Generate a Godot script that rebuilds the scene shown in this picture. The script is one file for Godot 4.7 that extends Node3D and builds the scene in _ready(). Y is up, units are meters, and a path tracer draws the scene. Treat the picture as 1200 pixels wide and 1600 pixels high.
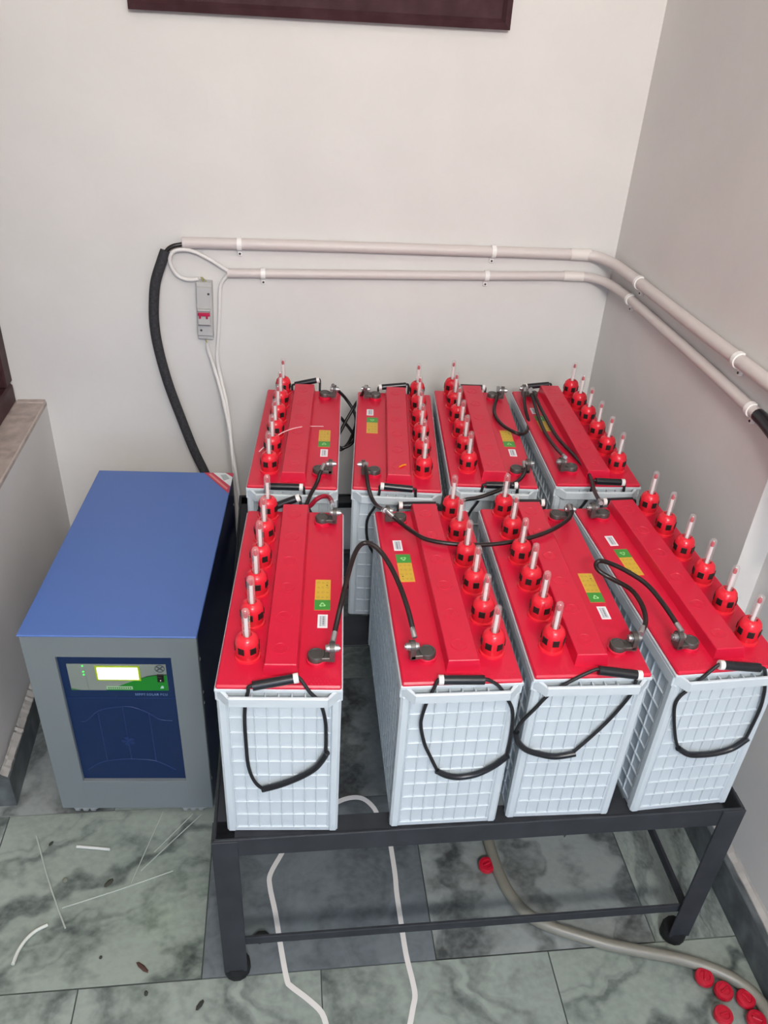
extends Node3D

const W := 0.19          # battery width
const L := 0.482         # battery length
const RACK := 0.4413     # height of the rack's shelf
const BACK := -1.19      # face of the back wall
const RIGHT := 1.115     # face of the right wall beside the back wall
const ALCOVE := 1.172    # face of the right wall nearer the camera
const LEFT := -0.478     # face of the low wall on the left

var M := {}
var shapes := {}
var used := {}

# ---------------------------------------------------------------- mesh building
class MB:
	var v := PackedVector3Array()
	var n := PackedVector3Array()
	var uv := PackedVector2Array()
	var ix := PackedInt32Array()
	var t := Transform3D()

	func vert(p: Vector3, nn: Vector3, q := Vector2.ZERO) -> int:
		v.append(t * p)
		n.append((t.basis * nn).normalized())
		uv.append(q)
		return v.size() - 1

	func tri(a: Vector3, b: Vector3, c: Vector3) -> void:
		var nn := (b - a).cross(c - a)
		if nn.length() < 1e-14:
			return
		nn = nn.normalized()
		var i := vert(a, nn)
		vert(b, nn)
		vert(c, nn)
		ix.append_array([i, i + 2, i + 1])

	func quad(a: Vector3, b: Vector3, c: Vector3, d: Vector3, u0 := Vector2(0, 1), u1 := Vector2(1, 0)) -> void:
		var nn := (b - a).cross(c - a)
		if nn.length() < 1e-14:
			nn = (c - a).cross(d - a)
		nn = nn.normalized()
		var i := vert(a, nn, Vector2(u0.x, u0.y))
		vert(b, nn, Vector2(u1.x, u0.y))
		vert(c, nn, Vector2(u1.x, u1.y))
		vert(d, nn, Vector2(u0.x, u1.y))
		ix.append_array([i, i + 2, i + 1, i, i + 3, i + 2])

	func quad_n(p: Array, nn: Array) -> void:
		var i := v.size()
		for k in 4:
			vert(p[k], nn[k])
		ix.append_array([i, i + 2, i + 1, i, i + 3, i + 2])

	func oquad(a: Vector3, b: Vector3, c: Vector3, d: Vector3, mid: Vector3) -> void:
		if (b - a).cross(c - a).dot((a + c) / 2.0 - mid) < 0.0:
			quad(d, c, b, a)
		else:
			quad(a, b, c, d)

	# a box given by its centre and size, edges chamfered by b
	func box(c: Vector3, s: Vector3, b := 0.0) -> void:
		var h := s / 2.0
		b = minf(b, minf(h.x, minf(h.y, h.z)) * 0.9)
		var ax := [Vector3.RIGHT, Vector3.UP, Vector3.BACK]
		for k in 3:
			var a: Vector3 = ax[k]
			var e: Vector3 = ax[(k + 1) % 3]
			var f: Vector3 = ax[(k + 2) % 3]
			var ha := h[k]
			var he := h[(k + 1) % 3] - b
			var hf := h[(k + 2) % 3] - b
			for s1: float in [1.0, -1.0]:
				var o := c + a * ha * s1
				oquad(o - e * he - f * hf, o + e * he - f * hf, o + e * he + f * hf, o - e * he + f * hf, c)
			if b > 0.0:
				var la := a * (ha - b)
				for s1: float in [1.0, -1.0]:
					for s2: float in [1.0, -1.0]:
						var p1 := c + e * (he + b) * s1 + f * hf * s2
						var p2 := c + e * he * s1 + f * (hf + b) * s2
						oquad(p1 + la, p2 + la, p2 - la, p1 - la, c)
		if b > 0.0:
			for sx: float in [1.0, -1.0]:
				for sy: float in [1.0, -1.0]:
					for sz: float in [1.0, -1.0]:
						var px := c + Vector3(h.x * sx, (h.y - b) * sy, (h.z - b) * sz)
						var py := c + Vector3((h.x - b) * sx, h.y * sy, (h.z - b) * sz)
						var pz := c + Vector3((h.x - b) * sx, (h.y - b) * sy, h.z * sz)
						if sx * sy * sz > 0:
							tri(px, py, pz)
						else:
							tri(px, pz, py)

	# box between two corners
	func span(a: Vector3, b: Vector3, bev := 0.0) -> void:
		box((a + b) / 2.0, (b - a).abs(), bev)

	# turned shape: profile of (radius, height) from bottom to top
	func lathe(prof: Array, segs := 16) -> void:
		var sn := []
		for i in prof.size() - 1:
			var d: Vector2 = prof[i + 1] - prof[i]
			sn.append(Vector2(d.y, -d.x).normalized())
		for i in prof.size() - 1:
			var na: Vector2 = sn[i]
			var nb: Vector2 = sn[i]
			if i > 0 and sn[i].dot(sn[i - 1]) > 0.72:
				na = (sn[i] + sn[i - 1]).normalized()
			if i < sn.size() - 1 and sn[i].dot(sn[i + 1]) > 0.72:
				nb = (sn[i] + sn[i + 1]).normalized()
			var base := v.size()
			for k in segs + 1:
				var a := TAU * k / segs
				var dir := Vector3(cos(a), 0, sin(a))
				vert(dir * prof[i].x + Vector3(0, prof[i].y, 0), dir * na.x + Vector3(0, na.y, 0))
				vert(dir * prof[i + 1].x + Vector3(0, prof[i + 1].y, 0), dir * nb.x + Vector3(0, nb.y, 0))
			for k in segs:
				var q := base + k * 2
				ix.append_array([q, q + 2, q + 1, q + 1, q + 2, q + 3])

	# a round cable along points; smooth > 1 inserts curve points
	func tube(pts: Array, r: float, sides := 8, smooth := 6) -> void:
		var prof := []
		for k in sides:
			var a := TAU * k / sides
			prof.append(Vector2(cos(a), sin(a)) * r)
		sweep(curve(pts, smooth), prof, true)

	static func curve(pts: Array, smooth: int) -> Array:
		if smooth <= 1 or pts.size() < 3:
			return pts
		var out := []
		for i in pts.size() - 1:
			var p0: Vector3 = pts[maxi(i - 1, 0)]
			var p1: Vector3 = pts[i]
			var p2: Vector3 = pts[i + 1]
			var p3: Vector3 = pts[mini(i + 2, pts.size() - 1)]
			for k in smooth:
				var s := float(k) / smooth
				out.append(0.5 * ((2.0 * p1) + (p2 - p0) * s + (2.0 * p0 - 5.0 * p1 + 4.0 * p2 - p3) * s * s + (3.0 * p1 - p0 - 3.0 * p2 + p3) * s * s * s))
		out.append(pts[-1])
		return out

	func sweep(p: Array, prof: Array, round := true, up := Vector3.UP) -> void:
		var m := prof.size()
		var rings := []
		var norms := []
		var side := Vector3.ZERO
		for i in p.size():
			var d: Vector3 = (p[mini(i + 1, p.size() - 1)] - p[maxi(i - 1, 0)]).normalized()
			if side == Vector3.ZERO or not round:
				var u := up if absf(d.dot(up)) < 0.97 else Vector3.RIGHT
				side = d.cross(u).normalized()
			else:
				side = (side - d * side.dot(d)).normalized()
			var top := side.cross(d).normalized()
			var ring := []
			var nr := []
			for q: Vector2 in prof:
				ring.append(p[i] + side * q.x + top * q.y)
				nr.append((side * q.x + top * q.y).normalized())
			rings.append(ring)
			norms.append(nr)
		for i in p.size() - 1:
			for k in m:
				var l := (k + 1) % m
				if round:
					quad_n([rings[i][l], rings[i][k], rings[i + 1][k], rings[i + 1][l]], [norms[i][l], norms[i][k], norms[i + 1][k], norms[i + 1][l]])
				else:
					quad(rings[i][l], rings[i][k], rings[i + 1][k], rings[i + 1][l])
		for k in range(1, m - 1):
			tri(rings[0][0], rings[0][k], rings[0][k + 1])
			tri(rings[-1][0], rings[-1][k + 1], rings[-1][k])

	# polygon (counter-clockwise in x, y) pulled along z from z0 to z1
	func prism(poly: Array, z0: float, z1: float) -> void:
		var pp := PackedVector2Array(poly)
		if Geometry2D.is_polygon_clockwise(pp):
			pp.reverse()
		var id := Geometry2D.triangulate_polygon(pp)
		for k in range(0, id.size(), 3):
			var a := pp[id[k]]
			var b := pp[id[k + 1]]
			var c := pp[id[k + 2]]
			if (b - a).cross(c - a) < 0:
				var s := b
				b = c
				c = s
			tri(Vector3(a.x, a.y, z1), Vector3(b.x, b.y, z1), Vector3(c.x, c.y, z1))
			tri(Vector3(a.x, a.y, z0), Vector3(c.x, c.y, z0), Vector3(b.x, b.y, z0))
		for k in pp.size():
			var a := pp[k]
			var b := pp[(k + 1) % pp.size()]
			quad(Vector3(a.x, a.y, z0), Vector3(b.x, b.y, z0), Vector3(b.x, b.y, z1), Vector3(a.x, a.y, z1))

	# the same polygon lying flat: x, z in plan, from y0 up to y1
	func slab(poly: Array, y0: float, y1: float) -> void:
		var keep := t
		t = t * Transform3D(Basis(Vector3.RIGHT, Vector3(0, 0, -1), Vector3.UP), Vector3.ZERO)
		var q := []
		for p: Vector2 in poly:
			q.append(Vector2(p.x, -p.y))
		prism(q, y0, y1)
		t = keep

	func mesh() -> ArrayMesh:
		var a := []
		a.resize(Mesh.ARRAY_MAX)
		a[Mesh.ARRAY_VERTEX] = v
		a[Mesh.ARRAY_NORMAL] = n
		a[Mesh.ARRAY_TEX_UV] = uv
		a[Mesh.ARRAY_INDEX] = ix
		var me := ArrayMesh.new()
		me.add_surface_from_arrays(Mesh.PRIMITIVE_TRIANGLES, a)
		return me

# ---------------------------------------------------------------- naming
func numbered(called: String) -> String:
	if not used.has(called):
		used[called] = 0
		return called
	used[called] += 1
	return "%s_%03d" % [called, used[called]]

func thing(called: String, label: String, category: String, at := Vector3.ZERO, turn := 0.0, group := "") -> Node3D:
	var o := Node3D.new()
	o.name = numbered(called)
	add_child(o)
	o.position = at
	o.rotation.y = turn
	tag(o, label, category, group)
	return o

func tag(o: Node, label: String, category: String, group := "") -> Node:
	o.set_meta("label", label)
	o.set_meta("category", category)
	if group:
		o.set_meta("group", group)
	return o

func obj(called: String, shape, m: Material, parent: Node = null) -> MeshInstance3D:
	var o := MeshInstance3D.new()
	o.mesh = shape.mesh() if shape is MB else shape
	o.material_override = m
	if parent == null:
		o.name = numbered(called)
		add_child(o)
	else:
		var k := 0
		var nm := called
		while parent.has_node(NodePath(nm)):
			k += 1
			nm = "%s_%03d" % [called, k]
		o.name = nm
		parent.add_child(o)
	return o

func struct(called: String, shape, m: Material, label: String, category: String) -> MeshInstance3D:
	var o := obj(called, shape, m)
	tag(o, label, category)
	o.set_meta("kind", "structure")
	return o

# ---------------------------------------------------------------- materials
func mat(c: Color, rough := 0.5, metal := 0.0, spec := 0.5) -> StandardMaterial3D:
	var m := StandardMaterial3D.new()
	m.albedo_color = c
	m.roughness = rough
	m.metallic = metal
	m.metallic_specular = spec
	return m

func c8(r: int, g: int, b: int) -> Color:
	return Color(r / 255.0, g / 255.0, b / 255.0)

func noise(s: int, f: float, oct := 4, type := FastNoiseLite.TYPE_SIMPLEX_SMOOTH) -> FastNoiseLite:
	var q := FastNoiseLite.new()
	q.seed = s
	q.frequency = f
	q.fractal_octaves = oct
	q.noise_type = type
	return q

func marble(s: int, light: Color, dark: Color, angle: float, amount: float) -> StandardMaterial3D:
	var size := 448
	var im := Image.create(size, size, true, Image.FORMAT_RGB8)
	var big := noise(s, 2.2, 5)
	var warp := noise(s + 7, 3.5, 3)
	var fine := noise(s + 13, 24.0, 4)
	var ca := cos(angle)
	var sa := sin(angle)
	for j in size:
		for i in size:
			var x := float(i) / size
			var y := float(j) / size
			var w := warp.get_noise_2d(x, y) * 0.12
			var a := x * ca + y * sa + w
			var b := (-x * sa + y * ca) * 0.38 + w * 0.5
			var streak := smoothstep(-0.14, 0.5, big.get_noise_2d(a * 1.7 + 5.0, b * 0.36))
			var blot := smoothstep(0.1, 0.6, big.get_noise_2d(x * 1.3 + 9.0, y * 1.3 + 3.0))
			var cloud := smoothstep(-0.4, 0.5, big.get_noise_2d(x * 0.8 + 1.0, y * 0.8 + 7.0))
			var g := fine.get_noise_2d(x, y) * 0.1
			var k := clampf((streak * 0.62 + blot * 0.42 + cloud * 0.16) * amount * (0.85 + g * 3.0) + g * 0.8, 0.0, 1.0)
			im.set_pixel(i, j, light.lerp(dark, k))
	im.generate_mipmaps()
	var m := StandardMaterial3D.new()
	m.albedo_texture = ImageTexture.create_from_image(im)
	m.roughness = 0.3
	m.metallic_specular = 0.45
	return m

func painted(c: Color, s: int, rough: float, spread := 0.03, scale := 0.9) -> StandardMaterial3D:
	# emulsion on plaster: a faint mottling and a very low relief
	var n := NoiseTexture2D.new()
	n.width = 256
	n.height = 256
	n.seamless = true
	n.noise = noise(s, 0.012, 5)
	var g := Gradient.new()
	g.set_color(0, c.darkened(spread))
	g.set_color(1, c.lightened(spread * 0.5))
	n.color_ramp = g
	var m := mat(Color.WHITE, rough, 0.0, 0.3)
	m.albedo_texture = n
	m.uv1_triplanar = true
	m.uv1_world_triplanar = true
	m.uv1_scale = Vector3.ONE * scale
	return m

func make_materials() -> void:
	M.wall = painted(c8(224, 222, 220), 3, 0.6, 0.025)
	M.ceiling = mat(c8(232, 230, 226), 0.8)
	M.plaster = painted(c8(186, 183, 178), 5, 0.85, 0.14, 6.0)
	M.red = mat(c8(204, 24, 58), 0.34)
	M.plug = mat(c8(218, 36, 54), 0.24)
	M.white = mat(c8(196, 206, 213), 0.38)
	M.dark = mat(c8(26, 22, 20), 0.5)
	M.rope = mat(c8(22, 23, 27), 0.55)
	M.sleeve = mat(c8(24, 26, 32), 0.28)
	M.cable = mat(c8(28, 22, 23), 0.36)
	M.lead = mat(c8(92, 90, 88), 0.42, 0.55)
	M.zinc = mat(c8(176, 178, 180), 0.34, 0.85)
	M.stem = mat(c8(236, 232, 232), 0.5)
	M.cap = mat(c8(186, 20, 46), 0.32)
	M.steel = painted(c8(50, 53, 58), 21, 0.5, 0.07, 4.0)
	M.rubber = mat(c8(17, 18, 20), 0.75)
	M.pipe = mat(c8(212, 204, 202), 0.45)
	M.joint = mat(c8(229, 224, 220), 0.4)
	M.clip = mat(c8(244, 243, 241), 0.4)
	M.wire = mat(c8(226, 224, 222), 0.5)
	M.sleeve_grey = painted(c8(56, 56, 60), 31, 0.7, 0.15, 30.0)
	M.wood = painted(c8(70, 44, 48), 41, 0.45, 0.12, 5.0)
	M.grey_paint = mat(c8(118, 126, 130), 0.5)
	M.blue = mat(c8(84, 116, 184), 0.42)
	M.navy = mat(c8(20, 28, 66), 0.38)
	M.fascia = mat(c8(9, 37, 80), 0.3)
	M.fascia_line = mat(c8(30, 54, 106), 0.3)
	M.grout = mat(c8(80, 86, 84), 0.9)
	M.marble_skirt = painted(c8(92, 99, 102), 61, 0.35, 0.3, 3.0)
	M.sill = painted(c8(196, 182, 174), 63, 0.5, 0.18, 5.0)
	var glass := mat(Color(0.9, 0.88, 0.88, 0.15), 0.05, 0.0, 0.5)
	glass.transparency = BaseMaterial3D.TRANSPARENCY_ALPHA
	M.glass = glass

# ---------------------------------------------------------------- the scene
func _ready() -> void:
	var cam := Camera3D.new()
	cam.name = "camera"
	cam.position = Vector3(0.2048, 1.6743, 0.9951)
	cam.rotation = Vector3(-0.5744, -0.1393, 0.0609)
	cam.fov = rad_to_deg(2.0 * atan(800.0 / 1260.91))
	cam.near = 0.02
	cam.far = 50.0
	add_child(cam)
	cam.current = true

	var env := Environment.new()
	env.background_mode = Environment.BG_SKY
	var sky := Sky.new()
	var sm := ProceduralSkyMaterial.new()
	sm.sky_top_color = Color(0.62, 0.76, 0.95)
	sm.sky_horizon_color = Color(0.86, 0.92, 0.98)
	sm.ground_horizon_color = Color(0.55, 0.56, 0.55)
	sm.ground_bottom_color = Color(0.4, 0.4, 0.38)
	sky.sky_material = sm
	env.sky = sky
	env.background_energy_multiplier = 4.0
	env.tonemap_mode = Environment.TONE_MAPPER_LINEAR
	env.tonemap_exposure = 0.93
	env.sdfgi_enabled = true
	env.ssao_enabled = true
	env.ssil_enabled = true
	var we := WorldEnvironment.new()
	we.name = "world"
	we.environment = env
	add_child(we)

	make_materials()
	build_lamps()
	build_room()
	build_floor()
	build_rack()
	build_batteries()
	build_cabinet()
	build_pipes()
	build_cables()
	build_floor_things()

func build_lamps() -> void:
	# an LED panel high on the wall behind the camera
	var glow := mat(Color.WHITE, 0.5)
	glow.emission_enabled = true
	glow.emission = Color(1.0, 0.97, 0.93)
	glow.emission_energy_multiplier = 3.0
	var at := Vector3(0.42, 2.5, 2.27)
	var t := thing("wall_light", "square white lamp panel high on the wall behind the camera", "lamp", at)
	var b := MB.new()
	b.box(Vector3(0, 0, 0.01), Vector3(0.66, 0.42, 0.04), 0.006)
	obj("housing", b, M.clip, t)
	b = MB.new()
	b.box(Vector3(0, 0, -0.012), Vector3(0.6, 0.36, 0.004), 0.001)
	obj("lamp_diffuser", b, glow, t)
	var l := AreaLight3D.new()
	l.name = "wall_light_glow"
	l.area_size = Vector2(0.6, 0.36)
	l.light_color = Color(1.0, 0.978, 0.955)
	l.light_energy = 6.5
	l.area_range = 12.0
	l.area_attenuation = 2.0
	l.shadow_enabled = true
	l.position = at + Vector3(0, 0, -0.02)
	add_child(l)

	# a round lamp on the ceiling over the middle of the room
	at = Vector3(0.35, 2.84, 0.55)
	t = thing("ceiling_light", "round white lamp on the ceiling over the room", "lamp", at)
	b = MB.new()
	b.lathe([Vector2(0.0, -0.03), Vector2(0.2, -0.03), Vector2(0.22, -0.02), Vector2(0.22, 0.01), Vector2(0.0, 0.01)], 32)
	obj("housing", b, M.clip, t)
	b = MB.new()
	b.lathe([Vector2(0.0, -0.036), Vector2(0.19, -0.036), Vector2(0.195, -0.031), Vector2(0.0, -0.03)], 32)
	obj("lamp_diffuser", b, glow, t)
	var s := AreaLight3D.new()
	s.name = "ceiling_light_glow"
	s.area_size = Vector2(0.34, 0.34)
	s.light_color = Color(1.0, 0.94, 0.9)
	s.light_energy = 0.6
	s.area_range = 12.0
	s.area_attenuation = 2.0
	s.shadow_enabled = true
	s.position = at + Vector3(0, -0.045, 0)
	s.rotation.x = -PI / 2
	add_child(s)

func build_room() -> void:
	var b := MB.new()
	b.span(Vector3(-2.1, -0.12, BACK - 0.15), Vector3(1.35, 2.9, BACK))
	struct("wall_back", b, M.wall, "pale back wall behind the batteries carrying two conduit pipes", "wall")

	b = MB.new()
	b.span(Vector3(RIGHT, -0.12, BACK), Vector3(1.35, 2.9, -0.245))
	b.span(Vector3(ALCOVE, -0.12, -0.245), Vector3(1.35, 2.9, 2.45))
	struct("wall_right", b, M.wall, "right wall stepping back beside the front batteries", "wall")

	# low wall under the window, the pier at its end, the head over it, and the wall behind the shutters
	b = MB.new()
	b.span(Vector3(-0.8, -0.12, BACK), Vector3(LEFT, 0.641, -0.33))
	b.span(Vector3(-0.8, 0.641, -0.46), Vector3(LEFT, 2.9, -0.33))
	b.span(Vector3(-0.8, 2.05, BACK), Vector3(LEFT, 2.9, -0.46))
	b.span(Vector3(-0.8, 0.641, BACK), Vector3(-0.66, 2.05, -0.46))
	b.span(Vector3(-2.1, -0.12, -0.48), Vector3(-0.8, 2.9, -0.33))
	struct("wall_left", b, M.wall, "low white wall under the window left of the blue cabinet", "wall")

	b = MB.new()
	b.span(Vector3(-2.1, -0.12, -0.33), Vector3(-1.95, 2.9, 2.45))
	struct("wall_side", b, M.wall, "plain side wall to the left of the camera", "wall")

	# the day comes in through an open doorway behind the camera
	b = MB.new()
	b.span(Vector3(-1.95, -0.12, 2.3), Vector3(-0.4, 2.9, 2.45))
	b.span(Vector3(0.85, -0.12, 2.3), Vector3(1.35, 2.9, 2.45))
	b.span(Vector3(-0.4, 2.1, 2.3), Vector3(0.85, 2.9, 2.45))
	b.span(Vector3(-0.4, -0.12, 2.3), Vector3(0.85, 0.0, 2.45))
	struct("wall_front", b, M.wall, "wall with an open doorway behind the camera", "wall")

	b = MB.new()
	b.span(Vector3(-2.1, 2.85, BACK - 0.15), Vector3(1.35, 3.0, 2.45))
	struct("ceiling", b, M.ceiling, "plain white ceiling over the room", "ceiling")

	# marble skirting with a rough ledge of plaster on top
	b = MB.new()
	b.span(Vector3(1.146, 0.0, -0.244), Vector3(ALCOVE + 0.002, 0.103, 2.3), 0.002)
	b.span(Vector3(RIGHT - 0.022, 0.0, BACK + 0.002), Vector3(RIGHT + 0.002, 0.103, -0.244), 0.002)
	struct("baseboard_right", b, M.marble_skirt, "grey marble skirting along the foot of the right wall", "skirting")
	b = MB.new()
	rough_ledge(b, Vector3(1.159, 0.103, -0.24), Vector3(1.159, 0.103, 2.2), Vector3(0.013, 0, 0), 7)
	struct("trim_1", b, M.plaster, "rough white plaster ledge on top of the right skirting", "plaster ledge")
	b = MB.new()
	b.slab([Vector2(LEFT - 0.002, BACK + 0.002), Vector2(LEFT + 0.014, BACK + 0.002), Vector2(LEFT + 0.018, -0.6), Vector2(LEFT + 0.029, -0.314), Vector2(-0.8, -0.314), Vector2(-0.8, -0.332), Vector2(LEFT - 0.002, -0.332)], 0.0, 0.094)
	struct("baseboard_left", b, M.marble_skirt, "dark grey marble skirting under the window wall left of the cabinet", "skirting")
	b = MB.new()
	rough_ledge(b, Vector3(LEFT + 0.024, 0.094, -0.318), Vector3(LEFT + 0.01, 0.094, BACK + 0.01), Vector3(-0.014, 0, 0), 9)
	struct("trim_2", b, M.plaster, "rough plaster edge on top of the left skirting", "plaster ledge")
	b = MB.new()
	b.span(Vector3(LEFT, 0.0, BACK - 0.002), Vector3(RIGHT, 0.1, BACK + 0.02), 0.002)
	struct("baseboard_back", b, M.marble_skirt, "grey marble skirting at the foot of the back wall", "skirting")

	# the stone sill and the closed wooden window above it
	b = MB.new()
	b.span(Vector3(-0.66, 0.628, BACK), Vector3(LEFT + 0.001, 0.6435, -0.46), 0.003)
	b.span(Vector3(-0.555, 0.64, BACK), Vector3(LEFT - 0.001, 0.6475, BACK + 0.02), 0.002)
	var sill := struct("trim_3", b, M.sill, "brownish stone window sill at the left edge", "window sill")
	sill.set_meta("label", "brownish stone window sill on the low wall at the left edge")
	var win := thing("window_1", "dark brown wooden window above the stone sill at the left edge", "window", Vector3(-0.6, 0.6435, -0.82))
	win.set_meta("kind", "structure")
	b = MB.new()
	b.box(Vector3(0, 0.03, 0), Vector3(0.09, 0.06, 0.72), 0.006)
	b.box(Vector3(0, 1.37, 0), Vector3(0.09, 0.06, 0.72), 0.006)
	for z: float in [-0.34, 0.33]:
		b.box(Vector3(0, 0.7, z), Vector3(0.086, 1.28, 0.055), 0.004)
	obj("window_frame", b, M.wood, win)
	b = MB.new()
	b.box(Vector3(-0.015, 0.7, 0), Vector3(0.03, 1.3, 0.64), 0.004)
	obj("shutter_panel", b, M.wood, win)

	# the moulded dark frame above the pipes: its lower rail shows
	var fr := thing("window_2", "dark brown moulded wooden frame high on the back wall", "window", Vector3(0.301, 1.6075, BACK))
	fr.set_meta("kind", "structure")
	var hw := 0.435
	var hh := 0.62
	var prof := [Vector2(0, 0.0), Vector2(0, 0.026), Vector2(0.014, 0.032), Vector2(0.022, 0.02), Vector2(0.06, 0.026), Vector2(0.074, 0.016), Vector2(0.08, 0.0)]
	for side in 4:
		b = MB.new()
		var ang := side * PI / 2
		var bas := Basis(Vector3.BACK, ang)
		var reach := hh if side % 2 == 0 else hw
		var half := hw if side % 2 == 0 else hh
		for k in prof.size() - 1:
			var p: Vector2 = prof[k]
			var q: Vector2 = prof[k + 1]
			var cy := Vector3(0, hh, 0)
			var a0 := bas * Vector3(-half + p.x, -reach + p.x, p.y) + cy
			var a1 := bas * Vector3(half - p.x, -reach + p.x, p.y) + cy
			var b1 := bas * Vector3(half - q.x, -reach + q.x, q.y) + cy
			var b0 := bas * Vector3(-half + q.x, -reach + q.x, q.y) + cy
			b.quad(a0, a1, b1, b0)
		obj("frame_rail", b, M.wood, fr)
	b = MB.new()
	b.box(Vector3(0, hh, 0.005), Vector3(hw * 2 - 0.14, hh * 2 - 0.14, 0.012), 0.001)
	obj("frame_panel", b, M.wood, fr)

func rough_ledge(b: MB, from: Vector3, to: Vector3, back: Vector3, s: int) -> void:
	var q := noise(s, 14.0, 3)
	var steps := 110
	var rows := []
	for i in steps + 1:
		var p := from.lerp(to, float(i) / steps)
		var j := q.get_noise_1d(float(i) * 0.045)
		var out := -back * (0.05 + 0.22 * maxf(j, -0.2))
		rows.append([p + out + Vector3(0, -0.001, 0), p + out + Vector3(0, 0.003 + 0.004 * absf(j), 0), p + back * 0.75 + Vector3(0, 0.011 + 0.005 * j, 0), p + back * 1.05 + Vector3(0, 0.016, 0)])
	for i in steps:
		for k in 3:
			if (to - from).cross(Vector3.UP).dot(back) > 0:
				b.quad(rows[i][k + 1], rows[i + 1][k + 1], rows[i + 1][k], rows[i][k])
			else:
				b.quad(rows[i][k], rows[i + 1][k], rows[i + 1][k + 1], rows[i][k + 1])

func build_floor() -> void:
	M.marble_pale = marble(11, c8(152, 162, 156), c8(70, 77, 76), 0.6, 0.85)
	M.marble_veined = marble(23, c8(148, 158, 151), c8(58, 66, 65), 1.05, 1.1)
	M.marble_slate = marble(37, c8(116, 124, 129), c8(68, 75, 80), 0.2, 0.9)
	M.marble_streak = marble(53, c8(148, 155, 154), c8(68, 72, 72), 0.05, 1.1)
	var b := MB.new()
	b.span(Vector3(-2.1, -0.12, BACK - 0.1), Vector3(1.35, -0.004, 2.45))
	var f := struct("floor", b, M.grout, "grey marble tiled floor under the rack and the cabinet", "floor")
	var rng := RandomNumberGenerator.new()
	rng.seed = 5
	var tw := 0.475
	var th := 0.41
	var kinds := [M.marble_pale, M.marble_veined, M.marble_streak, M.marble_pale]
	for r in range(-3, 6):
		var z1 := 0.126 + r * th
		var z0 := z1 - th
		z0 = maxf(z0, BACK)
		z1 = minf(z1, 2.3)
		if z1 <= z0 + 0.01:
			continue
		for k in range(-5, 4):
			var x0 := 0.017 + (k + (0.5 if posmod(r, 2) == 1 else 0.0)) * tw
			var x1 := x0 + tw
			x0 = maxf(x0, -1.95)
			x1 = minf(x1, 1.17)
			if x1 <= x0 + 0.01:
				continue
			var pick := rng.randi() % 4
			var m: Material = kinds[pick]
			if r == 0:
				m = [M.marble_veined, M.marble_slate, M.marble_streak, M.marble_pale][posmod(k + 1, 4)]
			elif r == 1:
				m = [M.marble_pale, M.marble_pale, M.marble_veined, M.marble_pale][posmod(k + 1, 4)]
			var g := 0.0006
			var t := MB.new()
			var y := rng.randf_range(-0.0004, 0.0)
			var a := Vector3(x0 + g, y, z1 - g)
			var c := Vector3(x1 - g, y, z0 + g)
			var u0 := Vector2(rng.randf() * 0.1, 1.0 - rng.randf() * 0.1)
			var u1 := Vector2(1.0 - rng.randf() * 0.1, rng.randf() * 0.1)
			if rng.randf() < 0.5 and r != 0:
				var sw := u0.x
				u0.x = u1.x
				u1.x = sw
			var e := 0.0008
			t.quad(Vector3(a.x + e, y, a.z - e), Vector3(c.x - e, y, a.z - e), Vector3(c.x - e, y, c.z + e), Vector3(a.x + e, y, c.z + e), u0, u1)
			var lo := Vector3(0, -0.006 - y, 0)
			var top := [Vector3(a.x + e, y, a.z - e), Vector3(c.x - e, y, a.z - e), Vector3(c.x - e, y, c.z + e), Vector3(a.x + e, y, c.z + e)]
			var bot := [Vector3(a.x, y, a.z) + lo, Vector3(c.x, y, a.z) + lo, Vector3(c.x, y, c.z) + lo, Vector3(a.x, y, c.z) + lo]
			for q in 4:
				t.quad(bot[q], bot[(q + 1) % 4], top[(q + 1) % 4], top[q], u0, u0 + Vector2(0.02, 0.02))
			obj("tile", t, m, f)

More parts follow.
